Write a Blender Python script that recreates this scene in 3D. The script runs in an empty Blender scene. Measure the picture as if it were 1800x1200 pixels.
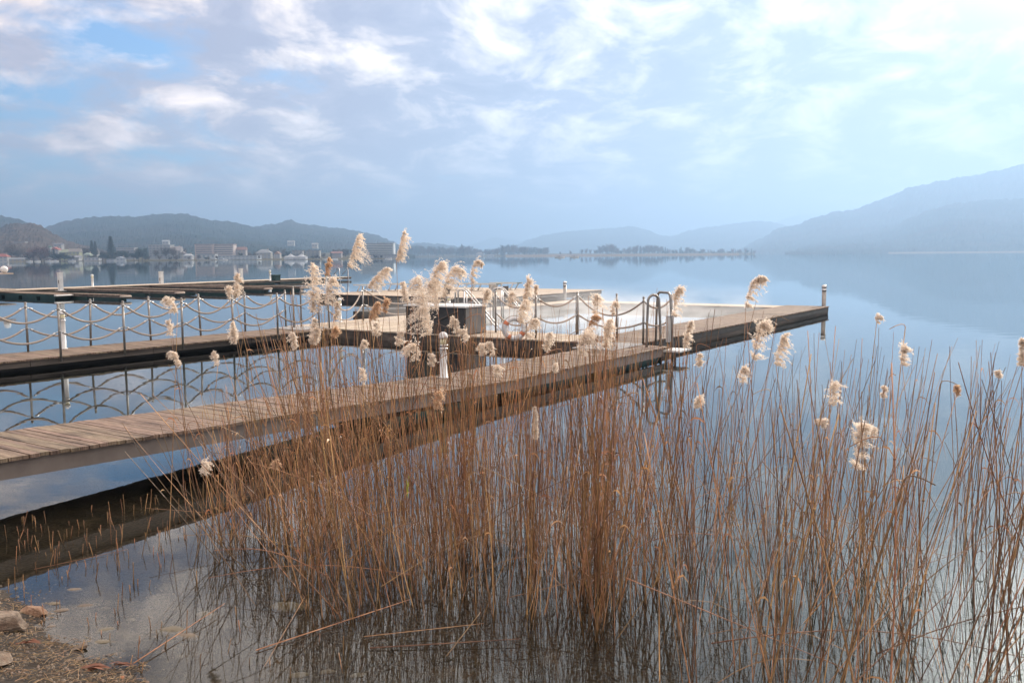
import bpy, math, random
from mathutils import Vector, Matrix, noise
R_ = math.radians
C = bpy.context.scene.collection
SC = bpy.context.scene
# ------------------------------------------------------------------ camera
F = 1560.0; H = 2.4; ROLL = .0080; PITCH = math.atan(151.5 / F)
TH = math.atan2(1060, math.hypot(F, 150))
U = Vector((math.sin(TH), math.cos(TH), 0)); V = Vector((math.cos(TH), -math.sin(TH), 0))
cam_d = bpy.data.cameras.new('camera'); cam = bpy.data.objects.new('camera', cam_d); C.objects.link(cam)
cam_d.sensor_width = 36; cam_d.lens = 36 * F / 1800; cam_d.clip_start = .1; cam_d.clip_end = 60000
_f = Vector((0, math.cos(PITCH), -math.sin(PITCH))); _u0 = Vector((0, math.sin(PITCH), math.cos(PITCH))); _r0 = Vector((1, 0, 0))
_r = (_r0 * math.cos(ROLL) - _u0 * math.sin(ROLL)); _u = (_u0 * math.cos(ROLL) + _r0 * math.sin(ROLL))
cam.matrix_world = Matrix(((_r.x, _u.x, -_f.x, 0), (_r.y, _u.y, -_f.y, 0), (_r.z, _u.z, -_f.z, H), (0, 0, 0, 1)))
SC.camera = cam
SC.render.resolution_x = 1024; SC.render.resolution_y = 682
SC.view_settings.view_transform = 'Standard'; SC.view_settings.look = 'None'
SC.view_settings.exposure = 0.58; SC.view_settings.gamma = 1; SC.view_settings.use_curve_mapping = False
SC.cycles.use_denoising = True
SC.cycles.max_bounces = 8; SC.cycles.transparent_max_bounces = 16; SC.cycles.volume_bounces = 1
SC.cycles.diffuse_bounces = 2; SC.cycles.glossy_bounces = 3
SC.cycles.volume_max_steps = 128

def ray(x, y):
    a = (x - 900) / F; b = -(y - 600) / F
    return _r * a + _u * b + _f
def at(x, y, z):                       # world point at height z seen at photo pixel x, y
    d = ray(x, y); t = (z - H) / d.z
    return Vector((0, 0, H)) + d * t
def pt(x, y, dep):                     # world point at distance dep (along +Y)
    d = ray(x, y); return Vector((0, 0, H)) + d * (dep / d.y)
def uvp(u, v, z=0): return U * u + V * v + Vector((0, 0, z))
def touv(p): return (p.x * U.x + p.y * U.y, p.x * V.x + p.y * V.y)

# ------------------------------------------------------------------ sun and sky
SUN_AZ = R_(33.5); SUN_EL = R_(24)
sdir = Vector((math.sin(SUN_AZ) * math.cos(SUN_EL), math.cos(SUN_AZ) * math.cos(SUN_EL), math.sin(SUN_EL)))
sl = bpy.data.lights.new('sun', 'SUN'); sl.energy = 5.0; sl.angle = R_(.6); sl.color = (1.0, .91, .79)
so = bpy.data.objects.new('sun', sl); C.objects.link(so); so.rotation_euler = (-sdir).to_track_quat('-Z', 'Y').to_euler()

world = bpy.data.worlds.new('World'); SC.world = world; world.use_nodes = True
nt = world.node_tree; nt.nodes.clear()
class NG:                                  # tiny node-graph helper
    def __init__(s, nt): s.nt = nt
    def n(s, t, **k):
        n = s.nt.nodes.new(t)
        for a, b in k.items(): setattr(n, a, b)
        return n
    def l(s, a, b): s.nt.links.new(a, b)
    def m(s, op, a, b=None, c=None, clamp=False):
        n = s.n('ShaderNodeMath', operation=op); n.use_clamp = clamp
        for i, v in enumerate((a, b, c)):
            if v is None: continue
            if isinstance(v, (int, float)): n.inputs[i].default_value = v
            else: s.l(v, n.inputs[i])
        return n.outputs[0]
    def mix(s, f, a, b, blend='MIX'):
        n = s.n('ShaderNodeMix', data_type='RGBA', blend_type=blend)
        for i, v in ((0, f), (6, a), (7, b)):
            if isinstance(v, (int, float)): n.inputs[i].default_value = v
            elif isinstance(v, tuple): n.inputs[i].default_value = (*v, 1)
            else: s.l(v, n.inputs[i])
        return n.outputs[2]
    def ramp(s, f, p):
        n = s.n('ShaderNodeValToRGB'); e = n.color_ramp.elements
        while len(e) < len(p): e.new(.5)
        for i, (q, c) in enumerate(p):
            e[i].position = q; e[i].color = (*c, 1) if isinstance(c, tuple) else (c, c, c, 1)
        s.l(f, n.inputs[0]); return n.outputs[0]
    def noise(s, vec, scale, det=4, rough=.55, dist=0):
        n = s.n('ShaderNodeTexNoise'); n.inputs['Scale'].default_value = scale; n.inputs['Detail'].default_value = det
        n.inputs['Roughness'].default_value = rough; n.inputs['Distortion'].default_value = dist
        if vec is not None: s.l(vec, n.inputs['Vector'])
        return n.outputs['Fac']
    def mapping(s, vec, loc=(0, 0, 0), rot=(0, 0, 0), sc=(1, 1, 1)):
        n = s.n('ShaderNodeMapping'); n.inputs[1].default_value = loc; n.inputs[2].default_value = rot; n.inputs[3].default_value = sc
        s.l(vec, n.inputs[0]); return n.outputs[0]
g = NG(nt)
sky = g.n('ShaderNodeTexSky', sky_type='NISHITA'); sky.sun_disc = False; sky.sun_elevation = SUN_EL; sky.sun_rotation = SUN_AZ
sky.air_density = 1.2; sky.dust_density = 1.0; sky.altitude = 450
tc = g.n('ShaderNodeTexCoord'); sp = g.n('ShaderNodeSeparateXYZ'); g.l(tc.outputs['Generated'], sp.inputs[0])
X, Y, Z = sp.outputs
den = g.m('ADD', g.m('MAXIMUM', Z, 0.0), .26)
cb = g.n('ShaderNodeCombineXYZ'); g.l(g.m('DIVIDE', X, den), cb.inputs[0]); g.l(g.m('DIVIDE', Y, den), cb.inputs[1])
cv = g.mapping(cb.outputs[0], loc=(3.1, 1.7, 0), rot=(0, 0, R_(18)), sc=(1.2, 1.0, 1))
n1 = g.noise(cv, 2.6, 9, .58, .2)
n2 = g.noise(g.mapping(cb.outputs[0], loc=(9, 4, 2), rot=(0, 0, R_(-25)), sc=(1.25, 1.05, 1)), 4.0, 10, .56, .35)
# cover thins towards the upper left, as in the photograph
cov = g.m('ADD', n1, g.m('MULTIPLY', X, .50))
cov = g.m('ADD', cov, g.m('SUBTRACT', g.m('MULTIPLY', g.m('MAXIMUM', g.m('SUBTRACT', Z, .29), 0.0), 1.2), .03))
cover = g.ramp(cov, [(.14, 0.0), (.31, 1.0)])
n2 = g.m('ADD', n2, g.m('ADD', g.m('MULTIPLY', Z, .16), g.m('MULTIPLY', g.m('MAXIMUM', g.m('MULTIPLY', g.m('SUBTRACT', Z, .25), g.m('ADD', X, .55)), 0.0), 2.2)))
cloud = g.ramp(n2, [(.40, (.40, .41, .56)), (.50, (.52, .52, .66)), (.585, (1.02, .94, .93)), (.74, (2.1, 1.9, 1.75))])
sunv = g.n('ShaderNodeVectorMath', operation='DOT_PRODUCT'); g.l(tc.outputs['Generated'], sunv.inputs[0]); sunv.inputs[1].default_value = sdir
dots = g.m('MAXIMUM', sunv.outputs['Value'], 0.0)
# towards the sun the thin cloud veil glows
glow = g.m('POWER', dots, 9.0)
glow2 = g.m('POWER', dots, 120.0)
lowveil = g.ramp(Z, [(0.0, 1.0), (.20, 0.0)])
cloud = g.mix(g.m('MULTIPLY', lowveil, .75), cloud, g.mix(g.ramp(g.m('MULTIPLY', X, -2.0), [(0.0, 0.0), (1.0, 1.0)]), (.54, .50, .62), (.72, .60, .64)))
cloud = g.mix(g.ramp(g.m('MULTIPLY', X, -1.6), [(0.0, 0.0), (1.0, 1.0)]), cloud, g.mix(1.0, cloud, (1.24, 1.04, .90), 'MULTIPLY'))
skyc = g.mix(1.0, sky.outputs[0], (.055, .10, .155), 'MULTIPLY')
col = g.mix(cover, skyc, cloud)
col = g.mix(g.m('MULTIPLY', glow, .62, clamp=True), col, (.55, .74, .84))
addn = g.mix(glow2, (0, 0, 0), (7.5, 7.1, 6.4))
col = g.mix(1.0, col, addn, 'ADD')
bg = g.n('ShaderNodeBackground'); bg.inputs[1].default_value = .80; g.l(col, bg.inputs[0])
wo = g.n('ShaderNodeOutputWorld'); g.l(bg.outputs[0], wo.inputs[0])

# ------------------------------------------------------------------ materials
def mat(name, c1, c2=None, scale=5, rough=.7, stretch=(1, 1, 1), bump=0, metal=0, rand=0, coords='Object', trans=0, spec=.4, c3=None, det=5, isl=True):
    m = bpy.data.materials.new(name); m.use_nodes = True; t = m.node_tree; t.nodes.clear(); q = NG(t)
    o = q.n('ShaderNodeOutputMaterial'); p = q.n('ShaderNodeBsdfPrincipled')
    p.inputs['Roughness'].default_value = rough; p.inputs['Metallic'].default_value = metal
    p.inputs['Specular IOR Level'].default_value = spec
    tcn = q.n('ShaderNodeTexCoord'); vec = q.mapping(tcn.outputs[coords], sc=stretch)
    nf = q.noise(vec, scale, det, .6)
    c = q.ramp(nf, [(.32, c1), (.68, c2 or c1)])
    if c3: c = q.mix(q.ramp(q.noise(vec, scale * .23, 3), [(.5, 0.0), (.68, 1.0)]), c, c3)
    if rand:
        ge = q.n('ShaderNodeNewGeometry'); oi = q.n('ShaderNodeObjectInfo')
        rr = ge.outputs['Random Per Island'] if isl else oi.outputs['Random']
        hv = q.n('ShaderNodeHueSaturation'); q.l(c, hv.inputs['Color'])
        q.l(q.m('ADD', q.m('MULTIPLY', rr, rand), 1 - rand / 2), hv.inputs['Value'])
        q.l(q.m('ADD', q.m('MULTIPLY', q.m('FRACT', q.m('MULTIPLY', rr, 17.3)), .03), .485), hv.inputs['Hue'])
        c = hv.outputs[0]
    q.l(c, p.inputs['Base Color'])
    if bump:
        b = q.n('ShaderNodeBump'); b.inputs['Strength'].default_value = bump; b.inputs['Distance'].default_value = .02
        q.l(q.noise(vec, scale * 2.5, 6, .65), b.inputs['Height']); q.l(b.outputs[0], p.inputs['Normal'])
    if trans:
        tr = q.n('ShaderNodeBsdfTranslucent'); q.l(c, tr.inputs[0]); ms = q.n('ShaderNodeMixShader'); ms.inputs[0].default_value = trans
        q.l(p.outputs[0], ms.inputs[1]); q.l(tr.outputs[0], ms.inputs[2]); q.l(ms.outputs[0], o.inputs[0])
    else: q.l(p.outputs[0], o.inputs[0])
    return m
M = {}
M['deck'] = mat('weathered_planks', (.20, .125, .085), (.40, .30, .225), 7, .75, (14, 1, 1), .5, rand=.5, c3=(.16, .09, .06))
M['deck'].node_tree  # planks of the u-direction walkways run along local x
def planks(name, ax, lo, hi, c3):
    return mat(name, lo, hi, 6, .75, (1, 9, 1) if ax == 'x' else (9, 1, 1), .5, rand=.28, c3=c3)
M['deckx'] = planks('brown_planks', 'x', (.10, .064, .042), (.24, .172, .122), (.066, .041, .028))
M['decky'] = planks('pale_planks', 'x', (.33, .265, .20), (.52, .43, .335), (.26, .20, .145))
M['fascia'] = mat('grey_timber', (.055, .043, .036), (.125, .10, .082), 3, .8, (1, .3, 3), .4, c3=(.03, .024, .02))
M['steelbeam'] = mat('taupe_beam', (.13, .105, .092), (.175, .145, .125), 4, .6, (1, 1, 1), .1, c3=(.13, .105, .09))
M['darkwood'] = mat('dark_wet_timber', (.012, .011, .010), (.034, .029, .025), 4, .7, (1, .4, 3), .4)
M['green'] = mat('green_float', (.006, .03, .022), (.012, .055, .042), 3, .5, bump=.1)
M['darkgreen'] = mat('dark_green_float', (.008, .022, .018), (.014, .045, .036), 3, .5, bump=.1)
M['steel'] = mat('brushed_steel', (.42, .41, .40), (.58, .56, .54), 8, .32, metal=.85)
M['post'] = mat('grey_steel_post', (.17, .155, .14), (.27, .25, .23), 8, .42, metal=.6)
M['white'] = mat('white_enamel', (.48, .47, .46), (.60, .59, .57), 6, .4)
M['cream'] = mat('cream_lens', (.55, .50, .30), (.65, .60, .42), 6, .35)
M['rope'] = mat('hemp_rope', (.30, .24, .20), (.44, .37, .31), 60, .9, bump=.6)
M['cabin'] = mat('anthracite_panel', (.028, .026, .025), (.042, .039, .037), 2, .6)
M['cabinside'] = mat('anthracite_sunlit', (.12, .115, .11), (.17, .162, .155), 3, .55)  # paler version of the body colour, sunlight on that side painted in
M['alu'] = mat('pale_aluminium', (.55, .53, .50), (.66, .63, .59), 4, .4, metal=.3)
M['poolwall'] = mat('pale_pool_wall', (.26, .24, .215), (.36, .335, .30), 2, .8)
M['buoy'] = mat('white_buoy_foam', (.46, .45, .45), (.56, .55, .54), 6, .6)
M['orange'] = mat('faded_orange_band', (.45, .13, .06), (.52, .17, .08), 6, .6)
M['lounger'] = mat('green_grey_slats', (.10, .15, .13), (.16, .21, .19), 10, .6)
M['reed'] = mat('dry_reed_stem', (.12, .05, .022), (.50, .28, .128), 3, .5, (1, 1, .6), rand=1.3, trans=.18)
M['reedone'] = mat('dry_reed_stem_single', (.14, .06, .027), (.53, .30, .145), 3, .5, (1, 1, .6), rand=1.2, trans=.18, isl=False)
M['leaf'] = mat('dry_reed_leaf', (.32, .13, .05), (.52, .28, .13), 6, .6, rand=.6, trans=.4, isl=False)
M['plume'] = mat('fluffy_reed_plume', (.76, .64, .52), (.91, .82, .72), 30, .8, rand=.35, trans=.5, spec=.1)
M['plumedark'] = mat('tawny_reed_plume', (.58, .38, .24), (.76, .56, .39), 30, .8, rand=.35, trans=.5, spec=.1)
M['rock'] = mat('grey_shore_rock', (.13, .095, .07), (.31, .24, .18), 5, .85, bump=.9, c3=(.20, .13, .09))
M['redrock'] = mat('rusty_shore_rock', (.22, .12, .07), (.42, .27, .18), 6, .85, bump=.8)
M['stone'] = mat('smooth_lake_stone', (.10, .078, .055), (.19, .15, .105), 4, .6, bump=.3, rand=.5, isl=False)
M['straw'] = mat('straw_litter', (.20, .12, .06), (.40, .27, .155), 4, .8, rand=.8)
M['acorn'] = mat('acorn_brown', (.28, .10, .04), (.40, .16, .07), 9, .35)
M['deadleaf'] = mat('fallen_leaf', (.12, .045, .025), (.25, .10, .055), 9, .6, trans=.2)
M['greenblade'] = mat('green_blade', (.30, .38, .04), (.42, .50, .07), 6, .5, trans=.4)
M['forest'] = mat('forest_slope', (.008, .016, .014), (.030, .036, .028), .018, .95, spec=0, det=8, c3=(.032, .026, .02))
M['forestb'] = mat('brown_winter_wood', (.035, .030, .024), (.085, .062, .048), .03, .95, spec=0, det=8)
M['shore'] = mat('far_shore_grass', (.055, .05, .03), (.10, .085, .055), .03, .95, spec=0)
M['beach'] = mat('pale_reed_belt', (.11, .092, .078), (.16, .135, .11), .2, .95, spec=0)
M['bark'] = mat('bark', (.05, .04, .03), (.09, .07, .055), 2, .9)
M['conifer'] = mat('dark_conifer', (.012, .022, .016), (.03, .045, .03), .4, .9, rand=.5, spec=.1)
M['bare'] = mat('bare_twigs', (.055, .042, .034), (.11, .082, .062), .4, .9, rand=.5, spec=.1)
M['redbare'] = mat('reddish_twigs', (.085, .045, .038), (.15, .08, .065), .4, .9, rand=.5, spec=.1)

# ------------------------------------------------------------------ mesh helpers
class MB:
    def __init__(s): s.v = []; s.f = []; s.sm = []
    def add(s, vs, fs, smooth=False):
        o = len(s.v); s.v += [tuple(v) for v in vs]; s.f += [tuple(i + o for i in f) for f in fs]; s.sm += [smooth] * len(fs)
    def box(s, a, b, top=None):
        x0, y0, z0 = a; x1, y1, z1 = b
        s.add([(x0, y0, z0), (x1, y0, z0), (x1, y1, z0), (x0, y1, z0), (x0, y0, z1), (x1, y0, z1), (x1, y1, z1), (x0, y1, z1)],
              [(0, 3, 2, 1), (4, 5, 6, 7), (0, 1, 5, 4), (1, 2, 6, 5), (2, 3, 7, 6), (3, 0, 4, 7)])
    def hexa(s, p):
        s.add(p, [(0, 3, 2, 1), (4, 5, 6, 7), (0, 1, 5, 4), (1, 2, 6, 5), (2, 3, 7, 6), (3, 0, 4, 7)])
    def tube(s, path, r, n=6, cap=True):
        path = [Vector(p) for p in path]; k = len(path); vs = []; fs = []
        prev = None
        for i, p in enumerate(path):
            t = (path[min(i + 1, k - 1)] - path[max(i - 1, 0)])
            if t.length < 1e-9: t = Vector((0, 0, 1))
            t.normalize()
            if prev is None:
                a = t.orthogonal().normalized()
            else:
                a = prev - t * prev.dot(t)
                a = a.normalized() if a.length > 1e-6 else t.orthogonal().normalized()
            prev = a; b = t.cross(a); rr = r[i] if isinstance(r, (list, tuple)) else r
            for j in range(n):
                an = 2 * math.pi * j / n; vs.append(p + (a * math.cos(an) + b * math.sin(an)) * rr)
        for i in range(k - 1):
            for j in range(n):
                j2 = (j + 1) % n; fs.append((i * n + j, i * n + j2, (i + 1) * n + j2, (i + 1) * n + j))
        if cap: fs.append(tuple(range(n))[::-1]); fs.append(tuple((k - 1) * n + j for j in range(n)))
        s.add(vs, fs, n > 4)
    def lathe(s, prof, n=16, c=(0, 0, 0)):
        vs = []; fs = []; k = len(prof)
        for r, z in prof:
            for j in range(n):
                an = 2 * math.pi * j / n; vs.append((c[0] + r * math.cos(an), c[1] + r * math.sin(an), c[2] + z))
        for i in range(k - 1):
            for j in range(n):
                j2 = (j + 1) % n; fs.append((i * n + j, i * n + j2, (i + 1) * n + j2, (i + 1) * n + j))
        fs.append(tuple(range(n))[::-1]); fs.append(tuple((k - 1) * n + j for j in range(n)))
        s.add(vs, fs, True)
    def ribbon(s, path, w, side):
        k = len(path); vs = []; fs = []
        for i, p in enumerate(path):
            ww = w * (1 - abs(2 * i / (k - 1) - .7) * .72); p = Vector(p)
            vs += [p - side * ww * .5, p + side * ww * .5]
        for i in range(k - 1): fs.append((2 * i, 2 * i + 1, 2 * i + 3, 2 * i + 2))
        s.add(vs, fs, True)
    def mesh(s, name, m):
        me = bpy.data.meshes.new(name); me.from_pydata(s.v, [], s.f); me.materials.append(m)
        if any(s.sm): me.polygons.foreach_set('use_smooth', s.sm)
        me.update(); return me
    def build(s, name, m, parent=None, loc=None, rot=0, label=None):
        o = bpy.data.objects.new(name, s.mesh(name, m)); C.objects.link(o)
        if parent: o.parent = parent
        if loc is not None: o.location = loc
        if rot: o.rotation_euler = (0, 0, rot)
        if label: o['label'] = label
        return o
def tag(o, label, cat, group=None, kind=None):
    o['label'] = label; o['category'] = cat
    if group: o['group'] = group
    if kind: o['kind'] = kind
    return o
def struct(o): o['kind'] = 'structure'; return o
def thing(name, label, cat, loc=(0, 0, 0), rot=0, group=None):
    o = bpy.data.objects.new(name, None); C.objects.link(o); o.empty_display_size = .2
    o.location = loc; o.rotation_euler = (0, 0, rot); return tag(o, label, cat, group)
def put(name, me, parent): o = bpy.data.objects.new(name, me); C.objects.link(o); o.parent = parent; return o
rnd = random.Random(7)

# ------------------------------------------------------------------ water, lakebed, shore
wm = bpy.data.materials.new('lake_water'); wm.use_nodes = True; t = wm.node_tree; t.nodes.clear(); q = NG(t)
o_ = q.n('ShaderNodeOutputMaterial'); gl = q.n('ShaderNodeBsdfGlossy'); gl.inputs['Roughness'].default_value = .012
gl.inputs[0].default_value = (.94, .985, 1, 1)
rf = q.n('ShaderNodeBsdfTransparent'); rf.inputs[0].default_value = (.80, .80, .72, 1)
fr = q.n('ShaderNodeFresnel'); fr.inputs[0].default_value = 1.41
tcn = q.n('ShaderNodeTexCoord')
nz = q.noise(q.mapping(tcn.outputs['Object'], sc=(1, 1.6, 1)), .9, 3, .5); nz2 = q.noise(tcn.outputs['Object'], .12, 2, .5)
bp = q.n('ShaderNodeBump'); bp.inputs['Strength'].default_value = 1; bp.inputs['Distance'].default_value = .0035
q.l(q.m('MULTIPLY', nz, q.ramp(nz2, [(.35, .25), (.65, 1.0)])), bp.inputs['Height']); q.l(bp.outputs[0], gl.inputs['Normal'])
mx = q.n('ShaderNodeMixShader'); q.l(fr.outputs[0], mx.inputs[0]); q.l(rf.outputs[0], mx.inputs[1]); q.l(gl.outputs[0], mx.inputs[2]); q.l(mx.outputs[0], o_.inputs[0])
mb = MB(); mb.add([(-9000, -300, 0), (9000, -300, 0), (9000, 11000, 0), (-9000, 11000, 0)], [(0, 1, 2, 3)])
struct(mb.build('water', wm))

bm_ = bpy.data.materials.new('lakebed_gravel'); bm_.use_nodes = True; t = bm_.node_tree; q = NG(t); p = t.nodes['Principled BSDF']
tcn = q.n('ShaderNodeTexCoord'); vo = q.n('ShaderNodeTexVoronoi'); vo.inputs['Scale'].default_value = 34; q.l(tcn.outputs['Object'], vo.inputs['Vector'])
peb = q.mix(q.ramp(vo.outputs['Distance'], [(.2, 0.0), (.6, 1.0)]), (.065, .044, .027), (.010, .007, .005))
sepc = q.n('ShaderNodeSeparateColor'); q.l(vo.outputs['Color'], sepc.inputs[0])
peb = q.mix(sepc.outputs[0], peb, q.mix(.5, peb, (.05, .04, .03)))
mud = q.ramp(q.noise(tcn.outputs['Object'], 2.6, 8, .65), [(.35, (.012, .008, .0045)), (.55, (.026, .017, .009)), (.72, (.075, .052, .03))])
c = q.mix(q.ramp(q.noise(tcn.outputs['Object'], 1.3, 6), [(.42, 0.0), (.58, 1.0)]), peb, mud)
sx = q.n('ShaderNodeSeparateXYZ'); q.l(tcn.outputs['Object'], sx.inputs[0])
dp = q.n('ShaderNodeMapRange'); dp.inputs[1].default_value = -.13; dp.inputs[2].default_value = -.45; q.l(sx.outputs[2], dp.inputs[0])
c = q.mix(dp.outputs[0], c, (.016, .032, .034))  # deep bed tone stands in for light absorbed and scattered by the water
q.l(c, p.inputs['Base Color']); p.inputs['Roughness'].default_value = .9
b = q.n('ShaderNodeBump'); b.inputs['Strength'].default_value = .8; b.inputs['Distance'].default_value = .012
q.l(q.m('SUBTRACT', 1.0, vo.outputs['Distance']), b.inputs['Height']); q.l(b.outputs[0], p.inputs['Normal'])
S0 = at(-10, 1030, 0); S1 = at(225, 1205, 0); sd = (S1 - S0).normalized(); sn = Vector((-sd.y, sd.x, 0))
if sn.y < 0: sn = -sn
def bed(x, y):
    d = (Vector((x, y, 0)) - S0).dot(sn)                          # metres out from the shoreline
    w = noise.noise(Vector((x * .9, y * .9, 3))) * .35 + noise.noise(Vector((x * 3, y * 3, 1))) * .10
    d += w
    if d < 0: z = min(-d * .22, .85)
    elif d < 3: z = -d * .055
    else: z = -.165 - (d - 3) * .16
    z += noise.noise(Vector((x * 6, y * 6, 0))) * .012
    return max(z, -3.5)
gx = [-9 + i * .075 for i in range(241)]
gy = [1.5 + i * .075 for i in range(150)]
def sheet(name, xs, ys, fn, m, smooth=True):
    mb = MB(); w = len(xs)
    vs = [(x, y, fn(x, y)) for y in ys for x in xs]
    fs = [(j * w + i, j * w + i + 1, (j + 1) * w + i + 1, (j + 1) * w + i) for j in range(len(ys) - 1) for i in range(w - 1)]
    mb.add(vs, fs, smooth); return mb.build(name, m)
xs = [-9000, -3000, -800, -200, -60, -25, -14] + gx + [14, 25, 60, 200, 800, 3000, 9000]
ys = [-300, -100, -30, -10, -3, 0] + gy + [14, 16, 20, 30, 60, 200, 800, 3000, 11000]
struct(sheet('lakebed', xs, ys, bed, bm_))

# ------------------------------------------------------------------ far hills
def hill(name, prof, D, Ds, m, step=4, rows=26, rough=3.0, depth=.35, base=-2):
    prof = sorted(prof); px = []
    x = prof[0][0]
    while x <= prof[-1][0]: px.append(x); x += step
    vs = []; w = len(px)
    for r in range(rows):
        tt = r / (rows - 1)
        for i, x in enumerate(px):
            for (xa, ya), (xb, yb) in zip(prof, prof[1:]):
                if xa <= x <= xb:
                    k = (x - xa) / (xb - xa); k = k * k * (3 - 2 * k) * .5 + k * .5; y = ya + (yb - ya) * k; break
            c = pt(x, y, D); top = c.z
            if tt < .7: s = tt / .7; d = Ds + (D - Ds) * s; h = top * (s ** .85) * (d / D) if s > 0 else base
            else: s = (tt - .7) / .3; d = D * (1 + depth * s); h = top * (1 - s) ** 1.3
            q0 = pt(x, y, d); nx = q0.x; ny = q0.y
            if r > 0: h += (noise.noise(Vector((nx * .004, ny * .004, 2))) * top * .10) * math.sin(math.pi * min(tt / .7, 1)) + noise.noise(Vector((nx * .06, ny * .05, D))) * rough + abs(noise.noise(Vector((nx * .21, ny * .17, D)))) * rough
            if r == rows - 1: h = base
            vs.append((nx, ny, max(h, base)))
    fs = [(j * w + i, j * w + i + 1, (j + 1) * w + i + 1, (j + 1) * w + i) for j in range(rows - 1) for i in range(w - 1)]
    mb = MB(); mb.add(vs, fs, False); return struct(mb.build(name, m))
hill('hills', [(-200, 360), (-60, 372), (0, 379), (30, 383), (55, 394), (75, 402), (110, 430), (150, 445)], 2200, 1300, M['forest'], 1.5, 36, 4)
hill('hills', [(-250, 408), (-60, 400), (0, 399), (30, 393), (55, 393), (75, 398), (95, 411), (120, 424), (150, 433), (185, 441), (215, 449)], 1300, 830, M['forestb'], 1.5, 36, 3.5)
hill('hills', [(40, 430), (80, 400), (95, 395), (115, 389), (140, 384), (165, 382), (200, 380), (240, 381), (270, 378), (295, 375), (325, 376), (345, 380), (362, 386), (400, 389), (430, 395), (450, 400), (480, 408), (530, 425), (580, 446)], 2600, 1100, M['forest'], 1.5, 44, 4.5)
hill('hills', [(400, 430), (440, 401), (462, 396), (490, 393), (503, 388), (511, 386), (520, 391), (535, 394), (580, 400), (620, 405), (655, 411), (675, 418), (690, 425), (705, 434), (730, 447)], 3000, 1400, M['forest'], 1.5, 44, 4.5)
hill('hills', [(640, 446), (690, 436), (718, 428), (745, 426), (770, 429), (792, 431), (815, 437), (845, 447)], 4200, 2600, M['forest'], 2, 26, 5)
hill('hills', [(770, 445), (830, 428), (868, 415), (895, 419), (930, 424), (1000, 440)], 9500, 7500, M['forest'], 4, 16, 4)
hill('hills', [(860, 447), (905, 431), (930, 421), (960, 412), (1000, 406), (1040, 403), (1080, 400), (1112, 397), (1135, 403), (1160, 413), (1182, 415), (1210, 405), (1250, 398), (1300, 391), (1330, 388), (1360, 390), (1400, 400), (1460, 430), (1480, 440)], 6500, 4500, M['forest'], 2.5, 30, 6)
hill('hills', [(1290, 440), (1340, 396), (1400, 376), (1440, 372), (1500, 374), (1600, 400)], 10500, 8500, M['forest'], 4, 16, 6)
hill('hills', [(1290, 442), (1340, 418), (1370, 400), (1400, 395), (1430, 382), (1470, 371), (1500, 368), (1520, 360), (1560, 345), (1600, 327), (1650, 317), (1700, 308), (1750, 299), (1800, 286), (1900, 262)], 4300, 2900, M['forest'], 2.5, 36, 7)
hill('hills', [(1380, 441), (1440, 424), (1520, 410), (1570, 398), (1600, 382), (1640, 366), (1680, 356), (1740, 350), (1800, 348), (1900, 340)], 3300, 2200, M['forest'], 2.5, 36, 6)
# low land the town and the trees stand on
def land(name, xa, xb, D0, D1, z1, m, z0=.35, step=12):
    mb = MB(); vs = []; px = []
    x = xa
    while x <= xb: px.append(x); x += step
    n = 5
    for j in range(n):
        for x in px:
            dd = D0 + (D1 - D0) * j / (n - 1) + (noise.noise(Vector((x * .03, j, D0))) * 14 if j == 0 else 0)
            p = pt(x, 500, dd); e = 1 if j else 0
            z = -1 if j == 0 else z0 + (z1 - z0) * (j - 1) / (n - 2)
            if j == 1: dd = D0 + 22 + noise.noise(Vector((x * .03, 0, D0))) * 14; p = pt(x, 500, dd)
            vs.append((p.x, p.y, z))
    w = len(px); fs = [(j * w + i, j * w + i + 1, (j + 1) * w + i + 1, (j + 1) * w + i) for j in range(n - 1) for i in range(w - 1)]
    mb.add(vs, fs, True); return struct(mb.build(name, m))
land('ground', -250, 705, 760, 1500, 9, M['shore'])
land('ground', 690, 1330, 1850, 2500, 6, M['shore'])
land('beach', 890, 1300, 1550, 1830, 3, M['beach'], 1.6)
land('beach', 1560, 1900, 2040, 2190, 2.4, M['beach'], 1.4)

# ------------------------------------------------------------------ docks
def deck_mb(v0, v1, u0, u1, z, axis='v', w=.098, th=.035, zf=None, seed=1):
    """planks laid across the walkway; axis 'v': each plank spans v0..v1"""
    mb = MB(); r = random.Random(seed); zf = zf or (lambda u: z)
    if axis == 'v':
        u = u0
        while u < u1 - .02:
            e = min(u + w - .009, u1); j = r.uniform(-.014, .014); k = r.uniform(-.003, .003)
            za, zb = zf(u) + k, zf(e) + k
            mb.hexa([(v0 + j, u, za - th), (v1 + j, u, za - th), (v1 + j, e, zb - th), (v0 + j, e, zb - th), (v0 + j, u, za), (v1 + j, u, za), (v1 + j, e, zb), (v0 + j, e, zb)])
            u += w
    else:
        v = v0
        while v < v1 - .02:
            e = min(v + w - .009, v1); k = r.uniform(-.003, .003)
            L = u0
            while L < u1 - .01:
                L2 = min(L + r.choice((2.9, 4.1, 3.5)), u1)
                mb.box((v, L, z + k - th), (e, L2 - .006, z + k)); L = L2
            v += w
    return mb
DZ = .26
def nwz(u): return .625 - (.625 - .30) * min(max((u - 3.0) / 9.2, 0), 1)
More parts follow.
